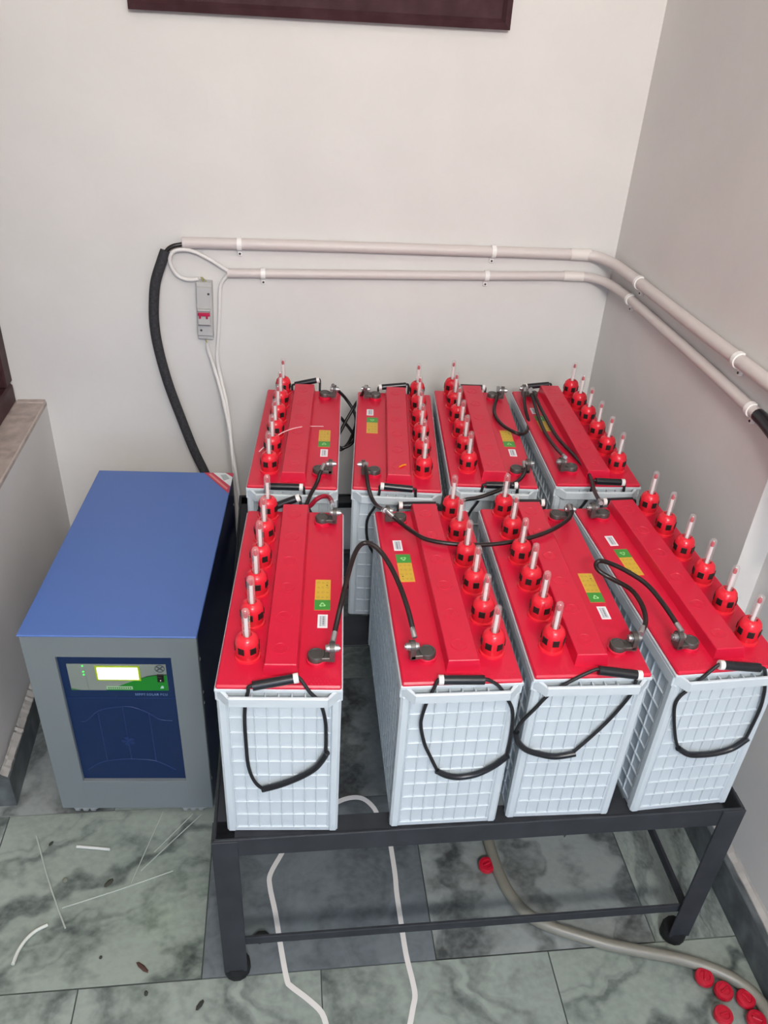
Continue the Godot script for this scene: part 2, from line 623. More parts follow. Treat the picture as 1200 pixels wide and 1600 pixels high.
# ---------------------------------------------------------------- rack
func build_rack() -> void:
	var x0 := 0.066
	var x1 := 1.029
	var z1 := 0.130
	var z0 := -0.985
	var t := thing("battery_rack", "dark steel angle iron rack carrying the eight batteries", "rack", Vector3((x0 + x1) / 2, 0, (z0 + z1) / 2))
	var o := -t.position
	var y := RACK
	var b := MB.new()
	# front rail: upright flange and shelf flange
	var rails := [
		[Vector3(x0, y - 0.042, z1 - 0.005), Vector3(x1, y + 0.004, z1), Vector3(x0, y - 0.005, z1 - 0.042), Vector3(x1, y, z1 - 0.005)],
		[Vector3(x0, y - 0.042, z0), Vector3(x1, y + 0.004, z0 + 0.005), Vector3(x0, y - 0.005, z0 + 0.005), Vector3(x1, y, z0 + 0.042)],
		[Vector3(x0, y - 0.042, z0), Vector3(x0 + 0.005, y + 0.004, z1), Vector3(x0 + 0.005, y - 0.005, z0), Vector3(x0 + 0.038, y, z1 - 0.006)],
		[Vector3(x1 - 0.005, y - 0.042, z0), Vector3(x1, y + 0.004, z1), Vector3(x1 - 0.038, y - 0.005, z0), Vector3(x1 - 0.005, y, z1 - 0.006)],
	]
	for r: Array in rails:
		b = MB.new()
		b.t = Transform3D(Basis(), o)
		b.span(r[0], r[1], 0.0012)
		b.span(r[2], r[3], 0.001)
		obj("rail", b, M.steel, t)
	# bars across the middle, front to back and side to side
	for x: float in [0.395, 0.775]:
		b = MB.new()
		b.t = Transform3D(Basis(), o)
		b.span(Vector3(x - 0.003, y - 0.052, z0 + 0.006), Vector3(x + 0.003, y - 0.006, z1 - 0.012), 0.001)
		b.span(Vector3(x, y - 0.0055, z0 + 0.006), Vector3(x + 0.036, y - 0.0005, z1 - 0.012), 0.001)
		obj("cross_bar", b, M.steel, t)
	b = MB.new()
	b.t = Transform3D(Basis(), o)
	b.span(Vector3(x0 + 0.006, y - 0.0062, -0.45), Vector3(x1 - 0.006, y - 0.0012, -0.35), 0.001)
	b.span(Vector3(x0 + 0.006, y - 0.04, -0.403), Vector3(x1 - 0.006, y - 0.006, -0.397), 0.001)
	obj("cross_bar", b, M.steel, t)
	for g: Array in [[0.386, 0.011, 0.022], [0.705, 0.017, 0.03]]:
		b = MB.new()
		b.t = Transform3D(Basis(), o)
		b.prism([Vector2(g[0] - g[1] / 2, y - 0.04), Vector2(g[0] - g[1] * 0.1, y - 0.042 - g[2]), Vector2(g[0] + g[1] / 2, y - 0.04)], z1 - 0.022, z1 - 0.016)
		obj("gusset", b, M.steel, t)
	# legs: angle irons on rubber feet
	for sx: float in [0.0, 1.0]:
		for sz: float in [1.0, 0.0]:
			b = MB.new()
			b.t = Transform3D(Basis(), o)
			var cx := x0 if sx == 0.0 else x1
			var cz := z1 + 0.003 if sz == 1.0 else z0 - 0.003
			var dx := 0.043 if sx == 0.0 else -0.043
			var dz := -0.043 if sz == 1.0 else 0.043
			b.span(Vector3(cx - signf(dx) * 0.002, 0.028, cz), Vector3(cx + dx, y + 0.002, cz + signf(dz) * 0.005), 0.001)
			b.span(Vector3(cx - signf(dx) * 0.002, 0.028, cz + signf(dz) * 0.0052), Vector3(cx + signf(dx) * 0.004, y + 0.002, cz + dz), 0.001)
			var leg := obj("leg", b, M.steel, t)
			b = MB.new()
			b.t = Transform3D(Basis(), o + Vector3(cx + dx * 0.5, 0, cz + dz * 0.46))
			b.lathe([Vector2(0.0, 0.0), Vector2(0.022, 0.0), Vector2(0.0265, 0.006), Vector2(0.0265, 0.026), Vector2(0.024, 0.034), Vector2(0.0, 0.034)], 14)
			obj("rubber_foot", b, M.rubber, leg)
	# stretchers near the floor
	for z: float in [z1 - 0.006, z0 + 0.012]:
		b = MB.new()
		b.t = Transform3D(Basis(), o)
		b.span(Vector3(x0 + 0.004, 0.108, z - 0.006), Vector3(x1 - 0.004, 0.13, z), 0.001)
		obj("stretcher", b, M.steel, t)
	for x: float in [x0 + 0.01, x1 - 0.03]:
		b = MB.new()
		b.t = Transform3D(Basis(), o)
		b.span(Vector3(x, 0.108, z0 + 0.012), Vector3(x + 0.008, 0.13, z1 - 0.012), 0.001)
		obj("stretcher", b, M.steel, t)

# ---------------------------------------------------------------- batteries
func bp(u: float, h: float, v: float) -> Vector3:   # from the front left lower corner to the middle of the base
	return Vector3(u - W / 2, h, v + L / 2)

func battery_shapes() -> void:
	var b := MB.new()
	# core of the case, corner columns, foot and rim
	b.span(bp(0.0045, 0.004, -L + 0.0045), bp(W - 0.0045, 0.343, -0.0045), 0.002)
	for u: float in [0.0, W - 0.018]:
		for v: float in [-0.02, -L]:
			b.span(bp(u + 0.0005, 0.0, v + 0.0005), bp(u + 0.0175, 0.322, v + 0.0195), 0.004)
	b.span(bp(0.003, 0.0, -L + 0.003), bp(W - 0.003, 0.012, -0.003), 0.002)
	b.span(bp(-0.0012, 0.337, -L - 0.001), bp(W + 0.0012, 0.3435, 0.001), 0.001)
	for u: float in [-0.0015, W - 0.0065]:
		b.span(bp(u, 0.316, -L + 0.004), bp(u + 0.008, 0.3375, -0.004), 0.001)
	# the carrying bar across each short side, with a slot behind it for the rope
	for s: float in [1.0, -1.0]:
		b.t = Transform3D(Basis(Vector3.UP, 0.0 if s > 0 else PI), Vector3.ZERO)
		b.box(Vector3(0, 0.3268, L / 2 + 0.0095), Vector3(0.152, 0.0195, 0.0065), 0.002)
		for e: float in [1.0, -1.0]:
			var ou := [Vector3(e * 0.0752, 0.3175, L / 2 + 0.0125), Vector3(e * 0.0752, 0.3355, L / 2 + 0.0125), Vector3(e * 0.0955, 0.3425, L / 2 - 0.006), Vector3(e * 0.0955, 0.322, L / 2 - 0.006)]
			var iu := [Vector3(e * 0.0745, 0.3175, L / 2 + 0.0062), Vector3(e * 0.0745, 0.3355, L / 2 + 0.0062), Vector3(e * 0.0885, 0.3425, L / 2 - 0.0075), Vector3(e * 0.0885, 0.322, L / 2 - 0.0075)]
			var mid := Vector3(e * 0.083, 0.329, L / 2 + 0.002)
			b.oquad(ou[0], ou[1], ou[2], ou[3], mid)
			b.oquad(iu[0], iu[1], iu[2], iu[3], mid)
			for k in 4:
				b.oquad(ou[k], ou[(k + 1) % 4], iu[(k + 1) % 4], iu[k], mid)
		for k in 9:
			if k in [1, 7]:
				continue
			b.box(Vector3(-0.08 + k * 0.02, 0.329, 0.243), Vector3(0.002, 0.012, 0.009))
		b.t = Transform3D()
	shapes.case = b.mesh()
	# the waffle of ribs on the four sides
	b = MB.new()
	for s: float in [1.0, -1.0]:
		b.t = Transform3D(Basis(Vector3.UP, 0.0 if s > 0 else PI), Vector3.ZERO)
		for k in 9:
			b.box(Vector3(-0.077 + k * 0.01925, 0.161, L / 2 - 0.0045), Vector3(0.0026, 0.306, 0.005), 0.0009)
		for k in 10:
			b.box(Vector3(0, 0.012 + k * 0.0335, L / 2 - 0.0043), Vector3(0.158, 0.0026, 0.0052), 0.0009)
		b.t = Transform3D(Basis(Vector3.UP, PI / 2 * s), Vector3.ZERO)
		for k in 19:
			b.box(Vector3(-0.22 + k * 0.02444, 0.161, W / 2 - 0.0045), Vector3(0.0026, 0.306, 0.005), 0.0009)
		for k in 10:
			b.box(Vector3(0, 0.012 + k * 0.0335, W / 2 - 0.0043), Vector3(0.45, 0.0026, 0.0052), 0.0009)
	shapes.ribs = b.mesh()
	# one vent plug: body, square slots, clear tube, float
	b = MB.new()
	b.lathe([Vector2(0.021, 0.0), Vector2(0.0205, 0.003), Vector2(0.0178, 0.004), Vector2(0.0178, 0.007), Vector2(0.0186, 0.008), Vector2(0.0186, 0.028), Vector2(0.0182, 0.032), Vector2(0.0167, 0.037), Vector2(0.014, 0.0408), Vector2(0.0105, 0.0432), Vector2(0.0078, 0.0438), Vector2(0.0078, 0.036), Vector2(0.0, 0.036)], 24)
	shapes.plug = b.mesh()
	b = MB.new()
	b.box(Vector3(0, 0, 0), Vector3(0.0104, 0.0122, 0.0034), 0.0004)
	shapes.slot = b.mesh()
	b = MB.new()
	b.lathe([Vector2(0.0064, 0.0365), Vector2(0.0064, 0.086), Vector2(0.006, 0.0895), Vector2(0.0046, 0.0925), Vector2(0.0024, 0.0942), Vector2(0.0, 0.0947)], 16)
	shapes.tube = b.mesh()
	b = MB.new()
	b.lathe([Vector2(0.0, 0.0365), Vector2(0.003, 0.0365), Vector2(0.003, 0.0775), Vector2(0.0, 0.0777)], 12)
	shapes.stem = b.mesh()
	b = MB.new()
	b.lathe([Vector2(0.0, 0.0778), Vector2(0.003, 0.0778), Vector2(0.0036, 0.0825), Vector2(0.0024, 0.087), Vector2(0.0, 0.088)], 12)
	shapes.stem_tip = b.mesh()
	# terminals; the arm points to +x, away from the floats
	b = MB.new()
	b.lathe([Vector2(0.0155, 0.0), Vector2(0.0155, 0.005), Vector2(0.014, 0.006), Vector2(0.0, 0.006)], 18)
	shapes.post_base = b.mesh()
	b = MB.new()
	b.t = Transform3D(Basis(), Vector3(0, 0.006, 0))
	b.lathe([Vector2(0.0135, 0.0), Vector2(0.0135, 0.008), Vector2(0.0125, 0.0095), Vector2(0.0102, 0.0098), Vector2(0.0098, 0.0088), Vector2(0.0, 0.0088)], 20)
	b.span(Vector3(0.004, 0.0, -0.0105), Vector3(0.0275, 0.0075, 0.0105), 0.001)
	var tab := []
	tab.append(Vector2(-0.0105, 0.0))
	tab.append(Vector2(0.0105, 0.0))
	for k in 13:
		var a := PI * k / 12
		tab.append(Vector2(cos(a) * 0.0105, 0.019 + sin(a) * 0.0105))
	b.t = Transform3D(Basis(Vector3.UP, PI / 2), Vector3(0.0205, 0.006, 0))
	b.prism(tab, 0.0, 0.008)
	shapes.lug = b.mesh()
	b = MB.new()
	b.t = Transform3D(Basis(Vector3.BACK, -PI / 2), Vector3(0.0142, 0.025, 0))
	b.lathe([Vector2(0.0, 0.0), Vector2(0.0058, 0.0), Vector2(0.0062, 0.0008), Vector2(0.0062, 0.0048), Vector2(0.0078, 0.0049), Vector2(0.0078, 0.0068), Vector2(0.0, 0.0068)], 6)
	shapes.bolt = b.mesh()
	b = MB.new()
	b.t = Transform3D(Basis(Vector3.BACK, -PI / 2), Vector3(0.0284, 0.025, 0))
	b.lathe([Vector2(0.008, 0.0), Vector2(0.008, 0.0016), Vector2(0.0063, 0.0017), Vector2(0.0063, 0.0068), Vector2(0.0032, 0.007), Vector2(0.0032, 0.0088), Vector2(0.0, 0.009)], 6)
	shapes.nut = b.mesh()
	# printed stickers
	shapes.sticker = plate(0.027, 0.083, 0.0006)
	shapes.barcode = plate(0.0165, 0.033, 0.0006)
	M.sticker = print_mat(sticker_image())
	M.barcode = print_mat(barcode_image())

func plate(w: float, d: float, h: float) -> ArrayMesh:
	var b := MB.new()
	var a := Vector3(-w / 2, h, d / 2)
	b.quad(a, a + Vector3(w, 0, 0), a + Vector3(w, 0, -d), a + Vector3(0, 0, -d))
	var lo := Vector3(0, -h, 0)
	var p := [a, a + Vector3(w, 0, 0), a + Vector3(w, 0, -d), a + Vector3(0, 0, -d)]
	for k in 4:
		b.quad(p[k] + lo, p[(k + 1) % 4] + lo, p[(k + 1) % 4], p[k], Vector2(0.01, 0.01), Vector2(0.012, 0.012))
	return b.mesh()

func print_mat(im: Image) -> StandardMaterial3D:
	var m := mat(Color.WHITE, 0.4)
	m.albedo_texture = ImageTexture.create_from_image(im)
	return m

func disc(im: Image, cx: float, cy: float, r: float, c: Color, hole := 0.0) -> void:
	for y in range(int(cy - r), int(cy + r) + 1):
		for x in range(int(cx - r), int(cx + r) + 1):
			var d := Vector2(x - cx, y - cy).length()
			if d <= r and d >= hole and x >= 0 and y >= 0 and x < im.get_width() and y < im.get_height():
				im.set_pixel(x, y, c)

func sticker_image() -> Image:   # yellow warning pictograms over a green recycling field
	var im := Image.create(108, 332, false, Image.FORMAT_RGB8)
	im.fill(c8(226, 152, 62))
	im.fill_rect(Rect2i(5, 5, 98, 216), c8(206, 172, 60))
	var ink := c8(186, 150, 52)
	for r in 4:
		for k in 3:
			var cx := 22.0 + k * 32.0
			var cy := 32.0 + r * 54.0
			if (r + k) % 3 == 0:
				disc(im, cx, cy, 12, ink, 8)
				im.fill_rect(Rect2i(int(cx) - 2, int(cy) - 7, 4, 14), ink)
			elif (r + k) % 3 == 1:
				for j in 20:
					im.fill_rect(Rect2i(int(cx - j * 0.6), int(cy) - 10 + j, int(j * 1.2) + 1, 1), ink)
				im.fill_rect(Rect2i(int(cx) - 2, int(cy) - 1, 4, 8), c8(206, 172, 60))
			else:
				im.fill_rect(Rect2i(int(cx) - 10, int(cy) - 8, 20, 5), ink)
				im.fill_rect(Rect2i(int(cx) - 10, int(cy), 14, 5), ink)
				im.fill_rect(Rect2i(int(cx) - 10, int(cy) + 8, 18, 4), ink)
	disc(im, 82, 62, 6, c8(96, 76, 30))
	im.fill_rect(Rect2i(0, 224, 108, 108), c8(64, 150, 58))
	im.fill_rect(Rect2i(0, 324, 108, 8), c8(110, 132, 70))
	var pale := c8(150, 214, 140)
	var p := [Vector2(54, 252), Vector2(74, 288), Vector2(34, 288)]
	for k in 3:
		var a: Vector2 = p[k]
		var c: Vector2 = p[(k + 1) % 3]
		for j in 26:
			var q := a.lerp(c, 0.1 + 0.66 * j / 25.0)
			disc(im, q.x, q.y, 4, pale)
		var h := a.lerp(c, 0.78)
		disc(im, h.x, h.y, 7, pale)
	return im

func barcode_image() -> Image:
	var im := Image.create(66, 132, false, Image.FORMAT_RGB8)
	im.fill(c8(240, 240, 244))
	im.fill_rect(Rect2i(10, 12, 44, 108), c8(206, 212, 220))
	var rng := RandomNumberGenerator.new()
	rng.seed = 4
	var y := 20
	while y < 112:
		var h := 2 + rng.randi() % 4
		im.fill_rect(Rect2i(32, y, 12, h), c8(48, 52, 56))
		y += h + 2 + rng.randi() % 4
	for k in 11:
		im.fill_rect(Rect2i(16, 20 + k * 9, 6, 5), c8(120, 126, 134))
	return im

func lid_shapes(mir: bool) -> void:
	var key := "m" if mir else "p"
	var b := MB.new()
	b.span(bp(0.0008, 0.3415, -L + 0.001), bp(W - 0.0008, 0.35, 0.0), 0.0026)
	# fine beading along the short edges and raised bosses round the plugs and posts
	for k in 30:
		for r in 3:
			b.t = Transform3D(Basis(), bp(0.012 + k * 0.0057 + (r % 2) * 0.0028, 0.35, -0.007 - r * 0.0055))
			b.lathe([Vector2(0.0013, -0.0002), Vector2(0.001, 0.0004), Vector2(0.0, 0.0006)], 5)
	b.t = Transform3D()
	shapes["lid" + key] = b.mesh()
	b = MB.new()
	var u0 := mu(0.073, mir)
	var u1 := mu(0.1195, mir)
	var lo := minf(u0, u1)
	var hi := maxf(u0, u1)
	# ridge with sloping sides
	var z0 := -L + 0.007
	var z1 := -0.027
	var top := [bp(lo, 0.37, z1), bp(hi, 0.37, z1), bp(hi, 0.37, z0), bp(lo, 0.37, z0)]
	var mid := [bp(lo - 0.0012, 0.3688, z1 + 0.0012), bp(hi + 0.0012, 0.3688, z1 + 0.0012), bp(hi + 0.0012, 0.3688, z0 - 0.0012), bp(lo - 0.0012, 0.3688, z0 - 0.0012)]
	var bot := [bp(lo - 0.004, 0.3495, z1 + 0.005), bp(hi + 0.004, 0.3495, z1 + 0.005), bp(hi + 0.004, 0.3495, z0 - 0.004), bp(lo - 0.004, 0.3495, z0 - 0.004)]
	b.quad(top[0], top[1], top[2], top[3])
	for k in 4:
		var q := (k + 1) % 4
		b.quad(mid[k], mid[q], top[q], top[k])
		b.quad(bot[k], bot[q], mid[q], mid[k])
	for k in 6:
		b.t = Transform3D(Basis(), bp((lo + hi) / 2 - 0.002, 0.37, -0.062 - k * 0.0757))
		b.lathe([Vector2(0.0135, -0.0002), Vector2(0.0132, 0.0007), Vector2(0.0112, 0.0007), Vector2(0.0108, 0.0001), Vector2(0.0, 0.0001)], 24)
		b.lathe([Vector2(0.0032, 0.0), Vector2(0.003, 0.0006), Vector2(0.0, 0.0006)], 10)
	b.t = Transform3D()
	shapes["ridge" + key] = b.mesh()

func mu(u: float, mir: bool) -> float:   # the two kinds of battery mirror each other
	return W - u + 0.005 if mir else u

func make_battery(x: float, z: float, a: float, mir: bool, label: String, front: Array, rear: Array, loops: Array) -> Node3D:
	var r := Basis(Vector3.UP, -a)
	var at := Vector3(x, RACK + 0.001, z) - r * bp(0, 0, 0)
	var t := thing("battery", label, "battery", at, -a, "tubular batteries on the steel rack")
	var key := "m" if mir else "p"
	var case := obj("case", shapes.case, M.white, t)
	obj("rib_grid", shapes.ribs, M.white, case)
	obj("lid", shapes["lid" + key], M.red, t)
	obj("lid_ridge", shapes["ridge" + key], M.red, t)
	for k in 6:
		var p := obj("vent_plug", shapes.plug, M.plug, t)
		p.position = bp(mu(0.0425, mir), 0.35, -0.066 - k * 0.0792)
		p.rotation.y = 0.35 + k * 0.31 + x * 3.0
		for q in 6:
			var s := obj("slot_window", shapes.slot, M.dark, p)
			var ang := TAU * q / 6
			s.position = Vector3(sin(ang) * 0.0176, 0.0225, cos(ang) * 0.0176)
			s.rotation.y = ang
		obj("float_tube", shapes.tube, M.glass, p)
		obj("float_stem", shapes.stem, M.stem, p)
		obj("stem_tip", shapes.stem_tip, M.cap, p)
	for v: float in [-0.056, -0.442]:
		var g := obj("terminal_post", shapes.post_base, M.red, t)
		g.position = bp(mu(0.149, mir), 0.35, v)
		g.rotation.y = (PI if mir else 0.0) + (0.05 if v > -0.1 else -0.06)
		obj("terminal_lug", shapes.lug, M.lead, g)
		obj("bolt", shapes.bolt, M.zinc, g)
		obj("nut", shapes.nut, M.zinc, g)
	var st := obj("warning_sticker", shapes.sticker, M.sticker, t)
	var bc := obj("barcode_label", shapes.barcode, M.barcode, t)
	if mir:
		st.position = bp(0.0395, 0.3501, -0.29)
		st.rotation.y = PI
		bc.position = bp(0.0335, 0.3501, -0.36)
		bc.rotation.y = PI
	else:
		st.position = bp(0.1555, 0.3501, -0.2185)
		bc.position = bp(0.157, 0.3501, -0.149)
	rope_handle(t, front[0], front[1], front[2], loops, 1.0)
	rope_handle(t, rear[0], rear[1], rear[2], [], -1.0)
	return t

# grip: two ends as (u, v, height); white_end 0 or 1 is the end with the pale plug; loops: three runs of (u, h) on the face
func rope_handle(t: Node3D, g0: Vector3, g1: Vector3, white_end: int, loops: Array, face: float) -> void:
	var p0 := bp(g0.x, g0.z, g0.y)
	var p1 := bp(g1.x, g1.z, g1.y)
	var d := (p1 - p0).normalized()
	var b := MB.new()
	b.tube([p0, p1], 0.0075, 14, 1)
	var grip := obj("handle_grip", b, M.sleeve, t)
	b = MB.new()
	if white_end == 0:
		b.tube([p0 - d * 0.0055, p0 + d * 0.002], 0.0078, 14, 1)
	else:
		b.tube([p1 - d * 0.002, p1 + d * 0.0055], 0.0078, 14, 1)
	obj("grip_end", b, M.wire, grip)
	var front := 0.0035
	var edge := 0.0 if face > 0 else -L
	var o := edge + front * face
	var left: Array = [Vector2(g0.x - 0.012, 0.312), Vector2(g0.x - 0.03, 0.27), Vector2(g0.x - 0.025, 0.21), Vector2(g0.x, 0.165)]
	var right: Array = [Vector2(g1.x + 0.002, 0.165), Vector2(g1.x + 0.025, 0.21), Vector2(g1.x + 0.028, 0.27), Vector2(g1.x + 0.012, 0.312)]
	var low: Array = [Vector2(g0.x, 0.165), Vector2((g0.x + g1.x) / 2, 0.15), Vector2(g1.x, 0.165)]
	if loops.size() == 3:
		left = loops[0]
		low = loops[1]
		right = loops[2]
	var pts := [p0 + d * 0.004, p0 - d * 0.006]
	pts.append(bp(left[0].x + (g0.x - left[0].x) * 0.4, 0.343, edge + 0.0044 * face))
	for q: Vector2 in left:
		pts.append(bp(q.x, q.y, o))
	b = MB.new()
	b.tube(pts, 0.0029, 8, 5)
	var rope := obj("rope", b, M.rope, t)
	pts = []
	for q: Vector2 in right:
		pts.append(bp(q.x, q.y, o))
	pts.append(bp(right[-1].x + (g1.x - right[-1].x) * 0.4, 0.343, edge + 0.0044 * face))
	pts.append(p1 + d * 0.006)
	pts.append(p1 - d * 0.004)
	b = MB.new()
	b.tube(pts, 0.0029, 8, 5)
	obj("rope", b, M.rope, t)
	pts = []
	for q: Vector2 in low:
		pts.append(bp(q.x, q.y, o + 0.0022 * face))
	b = MB.new()
	b.tube(pts, 0.0052, 10, 6)
	obj("rope_sleeve", b, M.sleeve, rope)

func build_batteries() -> void:
	battery_shapes()
	lid_shapes(false)
	lid_shapes(true)
	var none := []
	var l1 := [[Vector2(0.045, 0.319), Vector2(0.042, 0.28), Vector2(0.042, 0.228), Vector2(0.043, 0.183), Vector2(0.047, 0.155), Vector2(0.054, 0.134), Vector2(0.063, 0.122)], [Vector2(0.064, 0.121), Vector2(0.096, 0.134), Vector2(0.127, 0.153), Vector2(0.149, 0.172), Vector2(0.161, 0.192), Vector2(0.169, 0.211)], [Vector2(0.167, 0.208), Vector2(0.167, 0.251), Vector2(0.165, 0.285), Vector2(0.157, 0.32)]]
	var l2 := [[Vector2(0.042, 0.317), Vector2(0.036, 0.283), Vector2(0.036, 0.257), Vector2(0.045, 0.217), Vector2(0.057, 0.186), Vector2(0.071, 0.152)], [Vector2(0.07, 0.153), Vector2(0.089, 0.14), Vector2(0.111, 0.135), Vector2(0.139, 0.141), Vector2(0.165, 0.159), Vector2(0.186, 0.183)], [Vector2(0.185, 0.18), Vector2(0.185, 0.241), Vector2(0.18, 0.286), Vector2(0.166, 0.317)]]
	var l3 := [[Vector2(0.028, 0.315), Vector2(0.009, 0.282), Vector2(-0.008, 0.253), Vector2(-0.014, 0.233)], [Vector2(-0.014, 0.232), Vector2(-0.008, 0.21), Vector2(0.009, 0.189), Vector2(0.037, 0.176), Vector2(0.063, 0.17), Vector2(0.095, 0.176)], [Vector2(0.092, 0.178), Vector2(0.116, 0.215), Vector2(0.136, 0.25), Vector2(0.152, 0.285), Vector2(0.163, 0.317)]]
	var l4 := [[Vector2(0.027, 0.315), Vector2(0.015, 0.299), Vector2(0.012, 0.279), Vector2(0.02, 0.244), Vector2(0.034, 0.2), Vector2(0.045, 0.175)], [Vector2(0.044, 0.176), Vector2(0.067, 0.158), Vector2(0.092, 0.153), Vector2(0.122, 0.154), Vector2(0.149, 0.163), Vector2(0.17, 0.186)], [Vector2(0.168, 0.182), Vector2(0.171, 0.251), Vector2(0.166, 0.292), Vector2(0.16, 0.315)]]
	# grips are (u, v, height)
	make_battery(0.0903, 0.1116, 0.0664, false, "red-lidded white battery at the front beside the blue cabinet, handle loop hanging lowest", [Vector3(0.057, 0.004, 0.3545), Vector3(0.119, -0.004, 0.363), 1], [Vector3(0.057, -0.488, 0.357), Vector3(0.098, -0.495, 0.372), 1], l1)
	make_battery(0.3705, 0.1225, 0.0098, true, "red-lidded front battery with floats on the right, cabled to the battery beside the cabinet", [Vector3(0.061, 0.002, 0.3575), Vector3(0.126, 0.004, 0.3565), 0], [Vector3(0.055, -0.489, 0.358), Vector3(0.125, -0.489, 0.358), 0], l2)
	make_battery(0.5793, 0.1187, 0.0269, false, "red-lidded front battery whose tilted handle loop swings over its left neighbour", [Vector3(0.1, -0.001, 0.36), Vector3(0.163, 0.005, 0.354), 1], [Vector3(0.07, -0.489, 0.359), Vector3(0.13, -0.489, 0.359), 1], l3)
	make_battery(0.8108, 0.1226, -0.0419, true, "red-lidded front battery at the right wall, cut by the photo's right edge", [Vector3(0.073, 0.0, 0.36), Vector3(0.136, 0.006, 0.354), 0], [Vector3(0.07, -0.489, 0.358), Vector3(0.13, -0.489, 0.358), 0], l4)
	make_battery(0.1164, -0.4638, 0.0774, false, "red-lidded rear battery with a thin pale strand lying across its lid", [Vector3(0.047, 0.006, 0.353), Vector3(0.113, 0.006, 0.353), 1], [Vector3(0.07, -0.49, 0.361), Vector3(0.128, -0.494, 0.374), 1], none)
	make_battery(0.3367, -0.4516, 0.1038, true, "red-lidded rear battery with an orange speck on its ridge", [Vector3(0.065, 0.003, 0.3575), Vector3(0.127, 0.005, 0.3545), 0], [Vector3(0.06, -0.49, 0.361), Vector3(0.125, -0.494, 0.368), 0], none)
	make_battery(0.5495, -0.4596, 0.0831, false, "red-lidded rear battery third from the cabinet, behind the tilted handle loop battery", [Vector3(0.075, 0.005, 0.354), Vector3(0.137, 0.005, 0.355), 1], [Vector3(0.07, -0.489, 0.359), Vector3(0.13, -0.489, 0.359), 1], none)
	make_battery(0.782, -0.4546, 0.0355, true, "red-lidded rear battery in the wall corner with two cables lying along its lid", [Vector3(0.086, 0.0, 0.3585), Vector3(0.144, 0.002, 0.357), 1], [Vector3(0.04, -0.489, 0.36), Vector3(0.1, -0.489, 0.367), 0], none)

